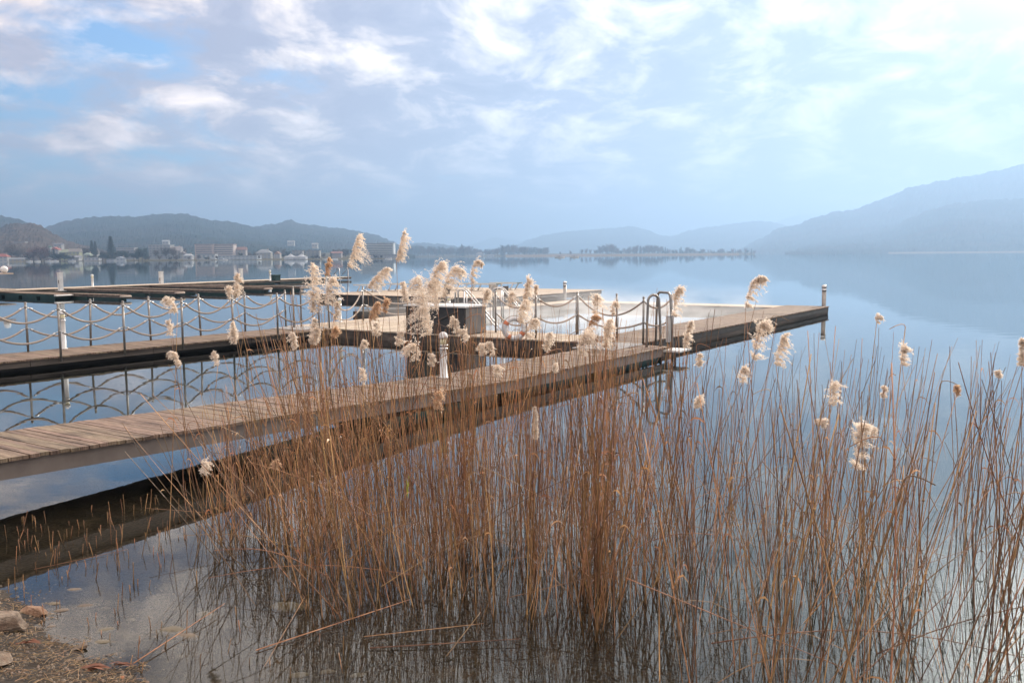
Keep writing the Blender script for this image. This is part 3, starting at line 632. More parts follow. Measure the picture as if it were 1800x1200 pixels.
# ------------------------------------------------------------------ far town
HOUSES = [  # x0,x1,ytop,ybottom(base),wall,roof colour,kind,floors,label,dist
 (-8, 13, 446, 461, (.62, .60, .58), (.45, .12, .07), 'hip', 2, 'white house with orange roof at the left picture edge', 770),
 (16, 43, 453, 461, (.50, .43, .30), (.36, .38, .40), 'gable', 1, 'tan boathouse with grey roof at the waterline', 768),
 (46, 60, 440, 452, (.40, .38, .36), (.22, .21, .22), 'gable', 2, 'grey house half hidden in trees on the left slope', 880),
 (24, 44, 424, 431, (.45, .44, .43), (.20, .20, .22), 'flat', 1, 'pale flat house high on the left wooded slope', 1010),
 (94, 108, 427, 434, (.50, .49, .48), (.24, .24, .26), 'gable', 1, 'white house above the red roofed villa', 960),
 (83, 89, 431, 452, (.62, .61, .58), (.10, .22, .16), 'tower', 4, 'white tower with green dome beside a red roof', 858),
 (89, 103, 434, 447, (.58, .55, .52), (.50, .14, .09), 'gable', 2, 'villa with bright red roof beside the green domed tower', 862),
 (104, 122, 438, 452, (.58, .60, .34), (.46, .50, .34), 'hip', 2, 'yellow green house with pale roof, left of its twin', 850),
 (121, 140, 437, 452, (.56, .58, .36), (.40, .36, .32), 'gable', 2, 'yellow green house with a peaked brown gable', 846),
 (119, 139, 449, 460, (.60, .60, .60), (.42, .43, .46), 'gable', 2, 'white lakeside house in front of the yellow green houses', 790),
 (147, 158, 444, 453, (.50, .56, .42), (.42, .50, .40), 'hip', 1, 'small pale green domed pavilion among trees', 830),
 (148, 174, 452, 460, (.58, .58, .60), (.50, .51, .55), 'flat', 1, 'long white boathouse left of the tall conifer', 782),
 (157, 171, 439, 450, (.55, .54, .53), (.28, .26, .26), 'gable', 2, 'white house with dark roof behind the long boathouse', 880),
 (187, 200, 455, 460, (.55, .58, .64), (.55, .60, .70), 'flat', 1, 'low bluish white boathouse at the waterline', 770),
 (204, 217, 451, 461, (.64, .67, .72), (.62, .68, .78), 'gable', 1, 'white gabled boathouse below the tall conifer', 768),
 (205, 236, 435, 452, (.42, .42, .43), (.58, .58, .60), 'flat', 4, 'grey hotel block behind the dark round trees', 900),
 (262, 300, 430, 452, (.52, .53, .54), (.50, .52, .55), 'flat', 5, 'large pale apartment block with balconies', 880),
 (300, 318, 433, 453, (.60, .58, .57), (.50, .46, .45), 'gable', 4, 'white arched gable house beside the apartment block', 860),
 (316, 326, 442, 454, (.58, .55, .50), (.34, .30, .29), 'gable', 2, 'small cream house right of the arched gable', 850),
 (322, 337, 446, 455, (.58, .59, .62), (.60, .62, .66), 'hip', 1, 'white pavilion with pale pyramid roof', 800),
 (343, 375, 429, 452, (.56, .45, .42), (.50, .34, .30), 'slab', 6, 'left wing of the long six storey hotel', 868),
 (374, 411, 429, 453, (.56, .48, .45), (.50, .34, .30), 'slab', 6, 'right wing of the long six storey hotel', 872),
 (347, 378, 446, 455, (.60, .62, .64), (.62, .65, .70), 'flat', 1, 'low white terrace building in front of the long hotel', 800),
 (383, 452, 449, 458, (.56, .60, .64), (.60, .64, .70), 'flat', 2, 'long low bluish white lakeside bathhouse', 780),
 (412, 432, 434, 448, (.54, .50, .48), (.38, .22, .18), 'gable', 2, 'house with reddish roof right of the long hotel', 880),
 (450, 476, 438, 455, (.50, .49, .44), (.42, .44, .46), 'hip', 3, 'cream hotel with grey hipped roof', 850),
 (482, 492, 442, 454, (.55, .53, .50), (.46, .28, .22), 'gable', 2, 'small cream house left of the twin apartment blocks', 850),
 (514, 532, 440, 454, (.48, .46, .44), (.34, .25, .23), 'flat', 4, 'left one of two plain apartment blocks', 860),
 (539, 562, 440, 454, (.50, .49, .46), (.34, .25, .23), 'flat', 4, 'right one of two plain apartment blocks', 860),
 (581, 600, 442, 450, (.46, .40, .37), (.42, .20, .16), 'gable', 2, 'house with dull red roof left of the tall plume', 870),
 (635, 692, 427, 452, (.50, .54, .58), (.52, .56, .60), 'slab', 8, 'big eight storey lakeside hotel behind the reed plumes', 850),
 (636, 700, 447, 455, (.48, .50, .54), (.50, .54, .60), 'flat', 2, 'two storey base building of the big eight storey hotel', 800),
 (836, 850, 443, 452, (.48, .48, .50), (.36, .34, .34), 'hip', 2, 'small house with a turret at the wooded point', 1880),
 (855, 868, 447, 452, (.58, .57, .56), (.52, .52, .54), 'flat', 1, 'low white pavilion on the wooded point', 1870),
 (505, 517, 423, 427, (.60, .60, .60), (.55, .55, .56), 'gable', 1, 'white farmhouse in a clearing high on the hillside', 1500),
 (548, 558, 427, 431, (.62, .62, .62), (.5, .5, .5), 'gable', 1, 'white house on the lower hillside above the apartments', 1300),
 (285, 296, 422, 426, (.62, .62, .62), (.58, .6, .62), 'gable', 1, 'white house on the hillside above the pale block', 1300),
]
_mc = {}
def cm(c, r=.8):
    k = tuple(round(x, 2) for x in c)
    if k not in _mc: _mc[k] = mat('paint_%d' % len(_mc), tuple(x * .42 for x in c), tuple(min(x * .54, .9) for x in c), .4, r)
    return _mc[k]
M['window'] = mat('far_window_glass', (.14, .16, .19), (.20, .225, .26), 1, .2)
for (x0, x1, yt, yb, wc, rc, kind, fl_, lab, D) in HOUSES:
    a = pt(x0, yb, D); b = pt(x1, yb, D); W = (b - a).length; zb = max(pt((x0 + x1) / 2, yb, D).z, .25)
    if D >= 1000: zb -= 2
    zt = pt((x0 + x1) / 2, yt, D).z; h = zt - zb; dp = min(max(W * .5, 6), 14)
    c = (a + b) / 2; c.z = zb; dirv = (b - a); ang = math.atan2(dirv.y, dirv.x)
    t = thing('house' if W < 14 and kind != 'slab' else 'building', lab, 'house' if W < 14 else 'building', c, ang)
    hw = h * (.62 if kind in ('gable', 'hip') else .8 if kind == 'tower' else .96)
    mb = MB(); mb.box((-W / 2, 0, -3), (W / 2, dp, hw)); mb.build('wall', cm(tuple(min(x * 1.5, .85) for x in wc) if kind == 'slab' else wc), t)
    e = .5 if W > 6 else .3; mb = MB()
    if kind == 'gable':
        if W > dp * 1.3: mb.add([(-W / 2 - e, -e, hw), (W / 2 + e, -e, hw), (W / 2 + e, dp + e, hw), (-W / 2 - e, dp + e, hw), (-W / 2 - e, dp / 2, h), (W / 2 + e, dp / 2, h)], [(0, 1, 5, 4), (2, 3, 4, 5), (0, 4, 3), (1, 2, 5), (0, 3, 2, 1)])
        else: mb.add([(-W / 2 - e, -e, hw), (W / 2 + e, -e, hw), (W / 2 + e, dp + e, hw), (-W / 2 - e, dp + e, hw), (0, -e, h), (0, dp + e, h)], [(1, 2, 5, 4), (3, 0, 4, 5), (0, 1, 4), (2, 3, 5), (0, 3, 2, 1)])
    elif kind == 'hip': mb.add([(-W / 2 - e, -e, hw), (W / 2 + e, -e, hw), (W / 2 + e, dp + e, hw), (-W / 2 - e, dp + e, hw), (-W * .18, dp / 2, h), (W * .18, dp / 2, h)], [(0, 1, 5, 4), (1, 2, 5), (2, 3, 4, 5), (3, 0, 4), (0, 3, 2, 1)])
    elif kind == 'tower':
        n = 10; mb.lathe([(W * .52, hw), (W * .56, hw + h * .04), (W * .4, hw + h * .1), (W * .12, hw + h * .15), (W * .03, h)], 10, (0, dp / 2, 0))
    else: mb.box((-W / 2 - e, -e, hw + .02), (W / 2 + e, dp + e, h))
    ro = mb.build('roof', cm(rc), t)
    if kind in ('gable', 'hip') and W > 5:
        mb = MB(); mb.box((W * .2, dp * .62, h * .8), (W * .2 + .8, dp * .62 + .8, h + .9)); mb.build('chimney', cm((.40, .32, .28)), ro)
    fh = hw / fl_; nw = max(2, int(W / 3.2))
    if kind == 'slab':
        for k in range(fl_):
            mb = MB(); mb.box((-W / 2 + 1.2, -.06, k * fh + fh * .45), (W / 2 - 1.2, -.02, (k + 1) * fh - fh * .15)); mb.build('window_band', M['window'], t)
            mb = MB(); mb.box((-W / 2 + .8, -1.3, k * fh + .05), (W / 2 - .8, -.07, k * fh + fh * .30)); mb.build('balcony', cm(tuple(min(x * 1.7, .9) for x in wc)), t)
    else:
        for k in range(fl_):
            for i in range(nw):
                x = -W / 2 + W * (i + .5) / nw; ww = min(W / nw * .5, 1.7)
                mb = MB(); mb.box((x - ww / 2, -.06, k * fh + fh * .3), (x + ww / 2, -.02, k * fh + fh * .78)); mb.build('window', M['window'], t)
        if kind == 'flat' and fl_ >= 3:
            for k in range(1, fl_):
                mb = MB(); mb.box((-W / 2 + .5, -1.2, k * fh - .1), (W / 2 - .5, -.07, k * fh + fh * .18)); mb.build('balcony', cm((.6, .6, .62)), t)
# boats and tents at the far shore
def small_boat(x, y, L, lab):
    p = at(x, y, 0) if y > 457 else pt(x, y, 745); p.z = 0; t = thing('motor_boat', lab, 'boat', p, rnd.uniform(-.3, .3), 'boats moored at the far shore')
    mb = MB(); n = 7; vs = []; 
    for i in range(n):
        s = i / (n - 1); w = L * .16 * (1 - s ** 3 * .95); xx = -L / 2 + L * s; vs += [(xx, -w, .75 + s * .25), (xx, -w * .6, -.1), (xx, w * .6, -.1), (xx, w, .75 + s * .25)]
    fs = [(i * 4 + j, i * 4 + j + 1, (i + 1) * 4 + j + 1, (i + 1) * 4 + j) for i in range(n - 1) for j in range(3)] + [(i * 4 + 3, i * 4, (i + 1) * 4, (i + 1) * 4 + 3) for i in range(n - 1)] + [(0, 3, 2, 1)]
    mb.add(vs, fs); mb.build('hull', M['white'], t)
    mb = MB(); mb.hexa([(-L * .2, -L * .1, .8), (L * .15, -L * .1, .85), (L * .15, L * .1, .85), (-L * .2, L * .1, .8), (-L * .18, -L * .08, 1.6), (L * .03, -L * .08, 1.6), (L * .03, L * .08, 1.6), (-L * .18, L * .08, 1.6)]); mb.build('cabin', M['window'], t)
for x, L, lab in ((52, 6, 'small white boat right of the tan boathouse'), (66, 5, 'small white boat below the reddish bare trees'), (87, 8, 'white motor boat below the green domed tower'),
                  (97, 6, 'white boat just right of the larger boat under the tower'), (127, 7, 'white boat below the yellow green houses'), (392, 9, 'bluish white boat left of the long bathhouse'),
                  (574, 6, 'white boat near the dull red roofed house'), (589, 5, 'small white boat left of the tall plume'), (984, 8, 'white boat off the reed belt, the left one of two'), (1010, 7, 'white boat off the reed belt, the right one of two'), (683, 6, 'white boat in front of the eight storey hotel')):
    small_boat(x, 456, L, lab)
for x, W, lab in ((511, 9, 'white pointed tent on the far shore, left of its twin'), (530, 9, 'white pointed tent on the far shore below the left apartment block')):
    t = thing('tent', lab, 'tent', pt(x, 455, 775), 0); t.location.z = .3
    mb = MB(); s = W / 2; mb.add([(-s * 1.05, -s, 2.2), (s * 1.05, -s, 2.2), (s * 1.05, s, 2.2), (-s * 1.05, s, 2.2), (0, 0, 5.0)] + [(x_ * .45, y_ * .45, 3.1) for x_, y_ in ((-s, -s), (s, -s), (s, s), (-s, s))],
        [(0, 1, 6, 5), (1, 2, 7, 6), (2, 3, 8, 7), (3, 0, 5, 8), (5, 6, 4), (6, 7, 4), (7, 8, 4), (8, 5, 4)]); mb.build('canopy', cm((.62, .64, .68)), t)
    mb = MB(); mb.box((-s, -s + .05, 0), (s, s, 2.19)); mb.build('side_wall', cm((.6, .62, .66)), t)

# far trees -----------------------------------------------------------
def tree_mesh(kind, seed):
    r = random.Random(seed); cr = MB(); tr = MB()
    if kind == 'conifer':
        tr.tube([(0, 0, 0), (0, 0, .5), (0, 0, .98)], [.022, .014, .003], 6)
        for k in range(2200):
            z = r.random() ** 1.25; z = .06 + z * .94; rad = .235 * (1 - z) ** .82 * (.75 + .25 * math.sin(z * 60 + r.random())) + .01
            an = r.uniform(0, 6.283); q_ = rad * r.uniform(.45, 1.05); p = Vector((math.cos(an) * q_, math.sin(an) * q_, z)); s = r.uniform(.02, .045)
            d = Vector((math.cos(an), math.sin(an), -.4)).normalized(); sd2 = Vector((-math.sin(an), math.cos(an), 0))
            cr.add([p - sd2 * s * .6, p + sd2 * s * .6, p + d * s * 1.3], [(0, 1, 2)])
    else:
        spread = .34 if kind == 'round' else .28
        tr.tube([(0, 0, 0), (.01, 0, .25), (0, .01, .55)], [.028, .02, .01], 6); tips = []
        for k in range(16):
            an = r.uniform(0, 6.283); z0 = r.uniform(.15, .5); e = Vector((math.cos(an) * spread * r.uniform(.5, 1), math.sin(an) * spread * r.uniform(.5, 1), r.uniform(.45, .95)))
            m = Vector((e.x * .45, e.y * .45, z0 + (e.z - z0) * .6)); tr.tube([(0, 0, z0), m, e], [.011, .007, .003], 4)
            tips += [e, m.lerp(e, .5), m]
        for tp in tips:
            for k in range(30 if kind == 'bare' else 46):
                p = tp + Vector((r.gauss(0, .065), r.gauss(0, .065), r.gauss(0, .055)))
                if p.z < .08: p.z = .1
                d = Vector((r.uniform(-1, 1), r.uniform(-1, 1), r.uniform(-.2, 1))).normalized(); s = r.uniform(.03, .07) if kind == 'bare' else r.uniform(.025, .05); wv = d.orthogonal().normalized() * s * (.22 if kind == 'bare' else .5)
                cr.add([p - wv, p + wv, p + d * s], [(0, 1, 2)])
    return cr, tr
TM = {}
for kd, mk in (('conifer', 'conifer'), ('round', 'conifer'), ('bare', 'bare'), ('redbare', 'redbare'), ('roundbrown', 'bare')):
    TM[kd] = []
    for s in range(3):
        c_, t_ = tree_mesh({'redbare': 'round', 'roundbrown': 'round'}.get(kd, kd), 11 + s * 7 + len(kd))
        TM[kd].append((c_.mesh('crown', M[mk]), t_.mesh('trunk', M['bark'])))
TL = {'conifer': ('conifer_tree', 'dark pointed conifer on the far shore', 'conifers of the far shore'), 'round': ('evergreen_tree', 'dark rounded evergreen on the far shore', 'rounded evergreens of the far shore'),
      'bare': ('bare_tree', 'slender leafless tree on the far shore', 'leafless trees of the far shore'), 'redbare': ('bare_tree', 'reddish leafless bushy tree on the far shore', 'reddish trees of the far shore'),
      'roundbrown': ('bare_tree', 'brown leafless broad tree on the far shore', 'brown broad trees of the far shore')}
def far_tree(kd, x, ytop, ybase, D, wf=1.0, label=None):
    b = pt(x, ybase, D); z = max(b.z, .3); tp = pt(x, ytop, D).z; h = tp - z
    if h < 1.5: return
    nm, lb_, gr = TL[kd]; t = thing(nm, label or lb_, 'tree', (b.x, b.y, z - .3), rnd.uniform(0, 6.28), gr)
    c_, t_ = TM[kd][rnd.randrange(3)]; t.scale = (h * wf, h * wf, h + .3)
    put('crown', c_, t); put('trunk', t_, t)
far_tree('conifer', 196, 415, 459, 800, 1.35, 'tallest dark conifer on the far shore, above the white gabled boathouse')
far_tree('conifer', 162, 422, 448, 840, 1.2, 'dark conifer of the pair above the long boathouse, left one')
far_tree('conifer', 168, 424, 448, 842, 1.2, 'dark conifer of the pair above the long boathouse, right one')
far_tree('redbare', 72, 433, 461, 775, 1.7); far_tree('redbare', 60, 436, 461, 778, 1.6); far_tree('redbare', 78, 440, 461, 772, 1.4)
far_tree('roundbrown', 20, 430, 456, 800, 1.5); far_tree('roundbrown', 32, 434, 456, 805, 1.4); far_tree('roundbrown', 52, 442, 460, 780, 1.4)
for x, yt, w in ((98, 446, 2.2), (106, 444, 2.2), (114, 447, 2.0), (214, 440, 1.3), (222, 442, 1.3), (244, 440, 1.4), (250, 436, 1.3), (236, 444, 1.5), (180, 443, 1.3), (187, 447, 1.4)):
    far_tree('round', x, yt, 460, 776, w)
for i in range(110):
    x = rnd.uniform(-20, 640); kd = rnd.choice(('bare', 'bare', 'roundbrown', 'round', 'conifer', 'roundbrown'))
    if 340 < x < 415 and rnd.random() < .7: continue
    D = rnd.uniform(835, 1000); far_tree(kd, x, rnd.uniform(434, 446) if x < 330 else rnd.uniform(437, 448), 454, D, rnd.uniform(.9, 1.5))
for i in range(52):
    x = rnd.uniform(-20, 690); far_tree(rnd.choice(('bare', 'roundbrown', 'round')), x, rnd.uniform(448, 452), 458, 785, rnd.uniform(1.2, 2))
def tl(x):   # top of the tree line on the wooded point
    pts = [(692, 440), (730, 434), (760, 436), (800, 436), (812, 430), (830, 437), (850, 441), (870, 436), (900, 432), (940, 437), (958, 435), (968, 444), (1000, 441), (1030, 437), (1048, 440), (1056, 434), (1076, 430), (1090, 440), (1110, 434), (1150, 432), (1180, 438), (1210, 435), (1230, 440), (1260, 440), (1290, 438), (1328, 438)]
    for (a, ya), (b, yb) in zip(pts, pts[1:]):
        if a <= x <= b: return ya + (yb - ya) * (x - a) / (b - a)
    return 442
for i in range(240):
    x = 692 + (965 - 692) * i / 130 if i < 130 else 1050 + (1328 - 1050) * (i - 130) / 110
    x += rnd.uniform(-2, 2); kd = rnd.choice(('round', 'bare', 'roundbrown', 'bare', 'conifer')); far_tree(kd, x, tl(x) + rnd.uniform(-3, 5), 452 if x < 965 else 448.5, rnd.uniform(1900, 2250) if x < 965 else rnd.uniform(1880, 2200), rnd.uniform(.8, 1.25))
for x in (985, 1003, 1022, 1030, 1038, 1046): far_tree('bare', x, tl(x), 449, 1900, 1.0)
far_tree('roundbrown', 1075, 429, 449, 1890, 1.0, 'tallest broad leafless tree on the wooded point behind the reed belt')

# ------------------------------------------------------------------ reeds
def smooth_path(a, b, bend, n=8, droop=0):
    a = Vector(a); b = Vector(b); out = []
    for i in range(n + 1):
        s = i / n; out.append(a.lerp(b, s) + Vector(bend) * math.sin(math.pi * s) + Vector((0, 0, -droop * s ** 3)))
    return out
def reed_radii(r, n): return [r * (1 - .42 * i / n) for i in range(n + 1)]
def stem_nodes(mb, path, r):
    for i in range(2, len(path) - 1, 2):
        p = path[i]; d = (path[i + 1] - path[i - 1]).normalized() * .006; mb.tube([p - d, p + d], r * 1.25, 5)
def leaf_mb(rr, p, L, side_an, up=.5):
    d = Vector((math.cos(side_an), math.sin(side_an), 0)); pts = []
    for i in range(6):
        s = i / 5; pts.append(Vector(p) + d * L * s * .5 + Vector((0, 0, L * (up * s - .9 * up * s * s * 1.6))))
    mb = MB(); mb.ribbon(pts, rr.uniform(.008, .016), Vector((-d.y * .6, d.x * .6, .6)).normalized()); return mb
def plume_mb(axis, width, seed, dens=1.0):
    """fluffy one-sided panicle along axis (list of Vectors), width metres"""
    r = random.Random(seed); mb = MB(); k = len(axis) - 1
    L = sum((axis[i + 1] - axis[i]).length for i in range(k))
    mb.tube(axis, [.0022] * k + [.0008], 4)
    nb = int(62 * dens * max(.5, min(2.0, L / .2)))
    lean = (axis[-1] - axis[0]); lean.z = 0
    lean = lean.normalized() if lean.length > .01 else Vector((1, 0, 0))
    for b in range(nb):
        s = (r.randrange(9) + r.random() * .45) / 9; f = s * k; i = min(int(f), k - 1); p = axis[i].lerp(axis[i + 1], f - i); t_ = (axis[i + 1] - axis[i]).normalized()
        an = r.uniform(0, 6.283); o1 = t_.orthogonal().normalized(); o2 = t_.cross(o1); out = (o1 * math.cos(an) + o2 * math.sin(an)) + lean * .6
        prof = (.45 + 1.0 * math.sin(math.pi * min(1, (s * .82 + .12)))) * (1 - .45 * s)
        bl = width * .62 * prof * r.choice((r.uniform(.3, .7), r.uniform(.6, 1.1), r.uniform(.8, 1.5))); pos = p.copy(); d = (out * .5 + t_ * .95).normalized(); n = 6
        for j in range(n):
            stp = bl / n; d = (d + Vector((0, 0, -.30))).normalized(); q = pos + d * stp
            wv = d.orthogonal().normalized() * .0009; mb.add([pos - wv, pos + wv, q], [(0, 1, 2)])
            for m in range(5 if j else 2):
                c = pos.lerp(q, r.random()); e = (d * .5 + Vector((r.uniform(-1, 1), r.uniform(-1, 1), r.uniform(-1.1, .5)))).normalized(); sl_ = r.uniform(.011, .024)
                w = e.cross(Vector((r.uniform(-1, 1), r.uniform(-1, 1), r.uniform(-1, 1))).normalized()); w = w.normalized() * r.uniform(.0014, .0030) if w.length > .01 else Vector((.0015, 0, 0))
                mid = c + e * sl_ * .5; mb.add([c, mid + w, c + e * sl_, mid - w], [(0, 1, 2, 3)])
            pos = q
    return mb
P = [  # base x,y -> tip x,y, width px, droop, depth, dark, label hint
 (612, 469, 631, 412, 40, 0, 8.0, 'tallest upright plume of the left half, rising above the shoreline'),
 (697, 458, 711, 406, 30, 0, 8.1, 'tall single plume crossing the horizon right of the big hotel'),
 (646, 505, 680, 470, 34, .1, 7.6, 'pale plume leaning right above the sun deck edge'),
 (549, 548, 551, 463, 36, 0, 7.2, 'long upright plume left of the platform corner'),
 (572, 535, 584, 490, 40, .2, 7.3, 'bushy plume touching the long upright one on its right'),
 (573, 484, 579, 452, 13, .1, 7.8, 'thin dark ragged plume below the hotel shore'),
 (413, 522, 417, 481, 18, 0, 7.9, 'slim plume standing before the far jetty pedestal'),
 (402, 522, 402, 504, 18, .2, 7.9, 'small tuft plume left of the slim one at the far jetty'),
 (312, 550, 291, 524, 24, .3, 7.7, 'plume drooping left in front of the front rope railing'),
 (300, 590, 297, 562, 13, .1, 7.6, 'small plume below the left drooping one at the railing'),
 (416, 602, 410, 567, 17, 0, 7.4, 'plume before the back walkway edge with its post'),
 (317, 643, 296, 619, 17, .4, 7.3, 'small drooping plume low over the mirrored ropes, left'),
 (383, 641, 377, 618, 14, .1, 7.2, 'small feathery plume right of the low drooping one'),
 (752, 530, 776, 460, 42, .2, 7.3, 'highest plume of the big central cluster, tip bent right'),
 (752, 560, 735, 487, 56, .1, 7.0, 'broad left plume of the big central cluster'),
 (768, 545, 763, 495, 58, .1, 7.2, 'middle plume of the big central cluster'),
 (757, 588, 748, 538, 60, .1, 6.9, 'lowest broad plume of the big central cluster'),
 (780, 522, 814, 474, 44, .5, 7.2, 'plume arching right beside the big central cluster'),
 (716, 530, 709, 495, 18, 0, 7.4, 'slim plume just left of the big central cluster'),
 (829, 496, 847, 462, 20, .6, 7.6, 'hooked plume above the loungers'),
 (919, 545, 929, 486, 26, 0, 7.2, 'tall spire shaped plume above the lifebuoy'),
 (913, 566, 922, 530, 38, .1, 7.0, 'broad plume overlapping the upper side of the lifebuoy'),
 (896, 540, 898, 514, 22, .1, 7.1, 'small upright plume left of the tall spire'),
 (851, 538, 858, 508, 20, .3, 7.2, 'plume between the two stair handrails'),
 (925, 592, 944, 563, 24, .4, 6.9, 'plume covering the right side of the lifebuoy'),
 (942, 517, 942, 501, 9, 0, 7.8, 'tiny plume before the sun deck edge'),
 (1044, 552, 1048, 520, 28, .3, 7.0, 'round headed plume before the pool rope'),
 (1076, 552, 1082, 530, 17, .3, 7.0, 'small plume at the bare steel post'),
 (1036, 580, 1053, 557, 20, .5, 6.8, 'hooked brown plume over the pool water'),
 (1064, 612, 1070, 562, 28, .1, 6.7, 'long plume over the pool water left of the ladder'),
 (1018, 622, 1040, 592, 42, .6, 6.6, 'wide drooping plume before the steel grating'),
 (1043, 603, 1036, 575, 22, .2, 6.7, 'soft plume between the wide and the long ones at the grating'),
 (960, 616, 965, 586, 20, .2, 6.8, 'plume before the pale deck edge right of the lifebuoy'),
 (1184, 556, 1196, 507, 24, .4, 6.6, 'plume rising over the right hoop of the ladder'),
 (1203, 612, 1214, 566, 18, .2, 6.5, 'slim plume on the pier right of the hoop ladder'),
 (1230, 642, 1230, 622, 14, .1, 6.4, 'small round plume below the pier edge'),
 (1311, 540, 1344, 486, 30, .4, 6.6, 'large lone plume standing above the long pier'),
 (1324, 632, 1352, 572, 34, .6, 6.2, 'left half plume of the arched pair over the pier'),
 (1364, 642, 1378, 590, 34, .2, 6.2, 'right half plume of the arched pair over the pier'),
 (1300, 672, 1312, 648, 20, .5, 6.2, 'small hooked plume below the arched pair'),
 (1463, 712, 1466, 677, 30, .3, 5.8, 'round full plume standing alone over the right water'),
 (1505, 824, 1520, 752, 34, .6, 5.4, 'large S shaped plume low on the right'),
 (1530, 770, 1535, 752, 20, .5, 5.5, 'tip plume beside the large S shaped one'),
 (1586, 642, 1589, 613, 22, .6, 5.9, 'lacy hooked plume over the right water'),
 (1554, 698, 1554, 678, 11, 0, 5.8, 'tiny narrow plume right of the round full one'),
 (1682, 692, 1682, 677, 12, .2, 5.7, 'tiny brown plume in the right reeds'),
 (1755, 664, 1754, 652, 9, .1, 5.8, 'tiniest plume near the right picture edge'),
 (1796, 640, 1798, 595, 16, .1, 5.6, 'plume cut by the right picture edge'),
 (1541, 566, 1549, 557, 14, .6, 6.2, 'thin nodding plume at the tip of a long arching stem'),
 (940, 712, 942, 768, 22, 0, 5.9, 'hanging plume pointing down in the middle of the reeds'),
 (764, 718, 772, 690, 22, .4, 6.2, 'tawny plume in front of the near walkway edge'),
 (737, 633, 716, 616, 36, .8, 6.6, 'broad fan shaped plume left of the near walkway lamp'),
 (757, 642, 757, 623, 15, .2, 6.6, 'small plume touching the near walkway lamp'),
 (872, 660, 876, 644, 18, .5, 6.6, 'small twin tuft plume above the near walkway'),
 (975, 654, 975, 640, 11, .2, 6.6, 'tiny plume above the near walkway right of the twin tufts'),
 (808, 585, 796, 556, 20, .2, 6.9, 'oval plume before the cabinet side'),
 (822, 598, 816, 579, 22, .3, 6.9, 'short plume at the foot of the cabinet'),
 (547, 604, 553, 560, 20, .1, 7.0, 'plume at the left corner of the platform fascia'),
 (557, 600, 556, 575, 18, .1, 7.0, 'short plume just right of the platform corner one'),
 (520, 612, 516, 586, 19, .3, 7.1, 'star shaped plume before the back walkway end'),
 (590, 562, 592, 530, 12, 0, 7.2, 'slim plume before the platform corner lamp'),
 (650, 562, 664, 532, 22, .2, 7.1, 'brown plume before the short rope railing'),
 (676, 548, 678, 525, 16, .1, 7.2, 'light plume beside the brown one at the short railing'),
 (697, 606, 705, 584, 17, .4, 6.9, 'small nodding plume at the cabinet foot, left'),
 (663, 592, 662, 568, 16, .2, 6.9, 'plume on the pale deck left of the cabinet'),
 (640, 674, 637, 648, 13, .1, 6.7, 'little plume over the water between the walkways'),
 (634, 612, 644, 602, 15, .6, 6.9, 'little drooping plume under the platform fascia'),
 (358, 832, 362, 812, 26, .4, 6.6, 'low tuft plume before the lower reflection at left'),
 (480, 826, 484, 811, 18, .5, 6.4, 'low faded tuft plume among the dense left reeds'),
 (1222, 716, 1232, 697, 18, .4, 6.0, 'low small plume below the pier reflection'),
 (1448, 750, 1448, 738, 13, .2, 5.7, 'small pale tuft below the round full plume'),
 (870, 622, 861, 602, 22, .3, 6.8, 'plume before the pool platform fascia, left one'),
 (852, 622, 848, 606, 18, .3, 6.8, 'little plume left of the fascia plume'),
 (583, 592, 592, 578, 18, .4, 7.0, 'tuft plume before the dark fascia right of the corner'),
 (298, 535, 303, 524, 12, .3, 7.8, 'short tuft touching the front railing plume'),
 (1440, 745, 1436, 737, 8, .2, 5.7, 'dot sized tuft near the small pale tuft')]
rp = random.Random(99)
def ground_ok(x, y): return bed(x, y) < -.01
def stem_base(px, py, dep, z, lean=None):
    """foot of a stem whose upper end is at p"""
    p = pt(px, py, dep); h = p.z
    lx = rp.gauss(-.02, .10) * h if lean is None else lean; ly = rp.uniform(-.10, .12) * h
    b = Vector((p.x + lx, p.y + ly, 0)); b.z = max(bed(b.x, b.y), -.35); return b, p
PT = []
for i, (bx, by, tx, ty, w, dr, dep, lab) in enumerate(P):
    foot, base = stem_base(bx, by, dep, 0)
    tip = pt(tx, ty, dep + rp.uniform(-.04, .04)); t = thing('plumed_reed', 'dry reed with ' + lab, 'reed', foot, 0, 'reeds with fluffy plumes')
    axis = []; n = 8; A0 = base - foot; A1 = tip - foot; d = A1 - A0
    for j in range(n + 1):
        s = j / n; q_ = A0.lerp(A1, s) + Vector((-d.x * .25 * dr, 0, abs(d.length) * dr * .75)) * math.sin(math.pi * s) * (1 if by > ty or dr else 0); axis.append(q_)
    bend = Vector((rp.uniform(-.05, .05), rp.uniform(-.05, .05), 0))
    sp2 = smooth_path((0, 0, 0), A0, bend, 9); mb = MB(); rr0 = rp.uniform(.0028, .0042); mb.tube(sp2, reed_radii(rr0, 9), 5); stem_nodes(mb, sp2, rr0); mb.build('stem', M['reedone'], t)
    dark = lab.find('brown') >= 0 or lab.find('tawny') >= 0 or lab.find('dark') >= 0 or lab.find('faded') >= 0
    plume_mb(axis, w * dep / F * .95, i, 1.35 if w > 14 else .9).build('plume', M['plumedark'] if dark else M['plume'], t)
    if rp.random() < .6:
        k = rp.randrange(4, 8); leaf_mb(rp, sp2[k], rp.uniform(.12, .3), rp.uniform(0, 6.28), rp.uniform(.2, .7)).build('leaf', M['leaf'], t)

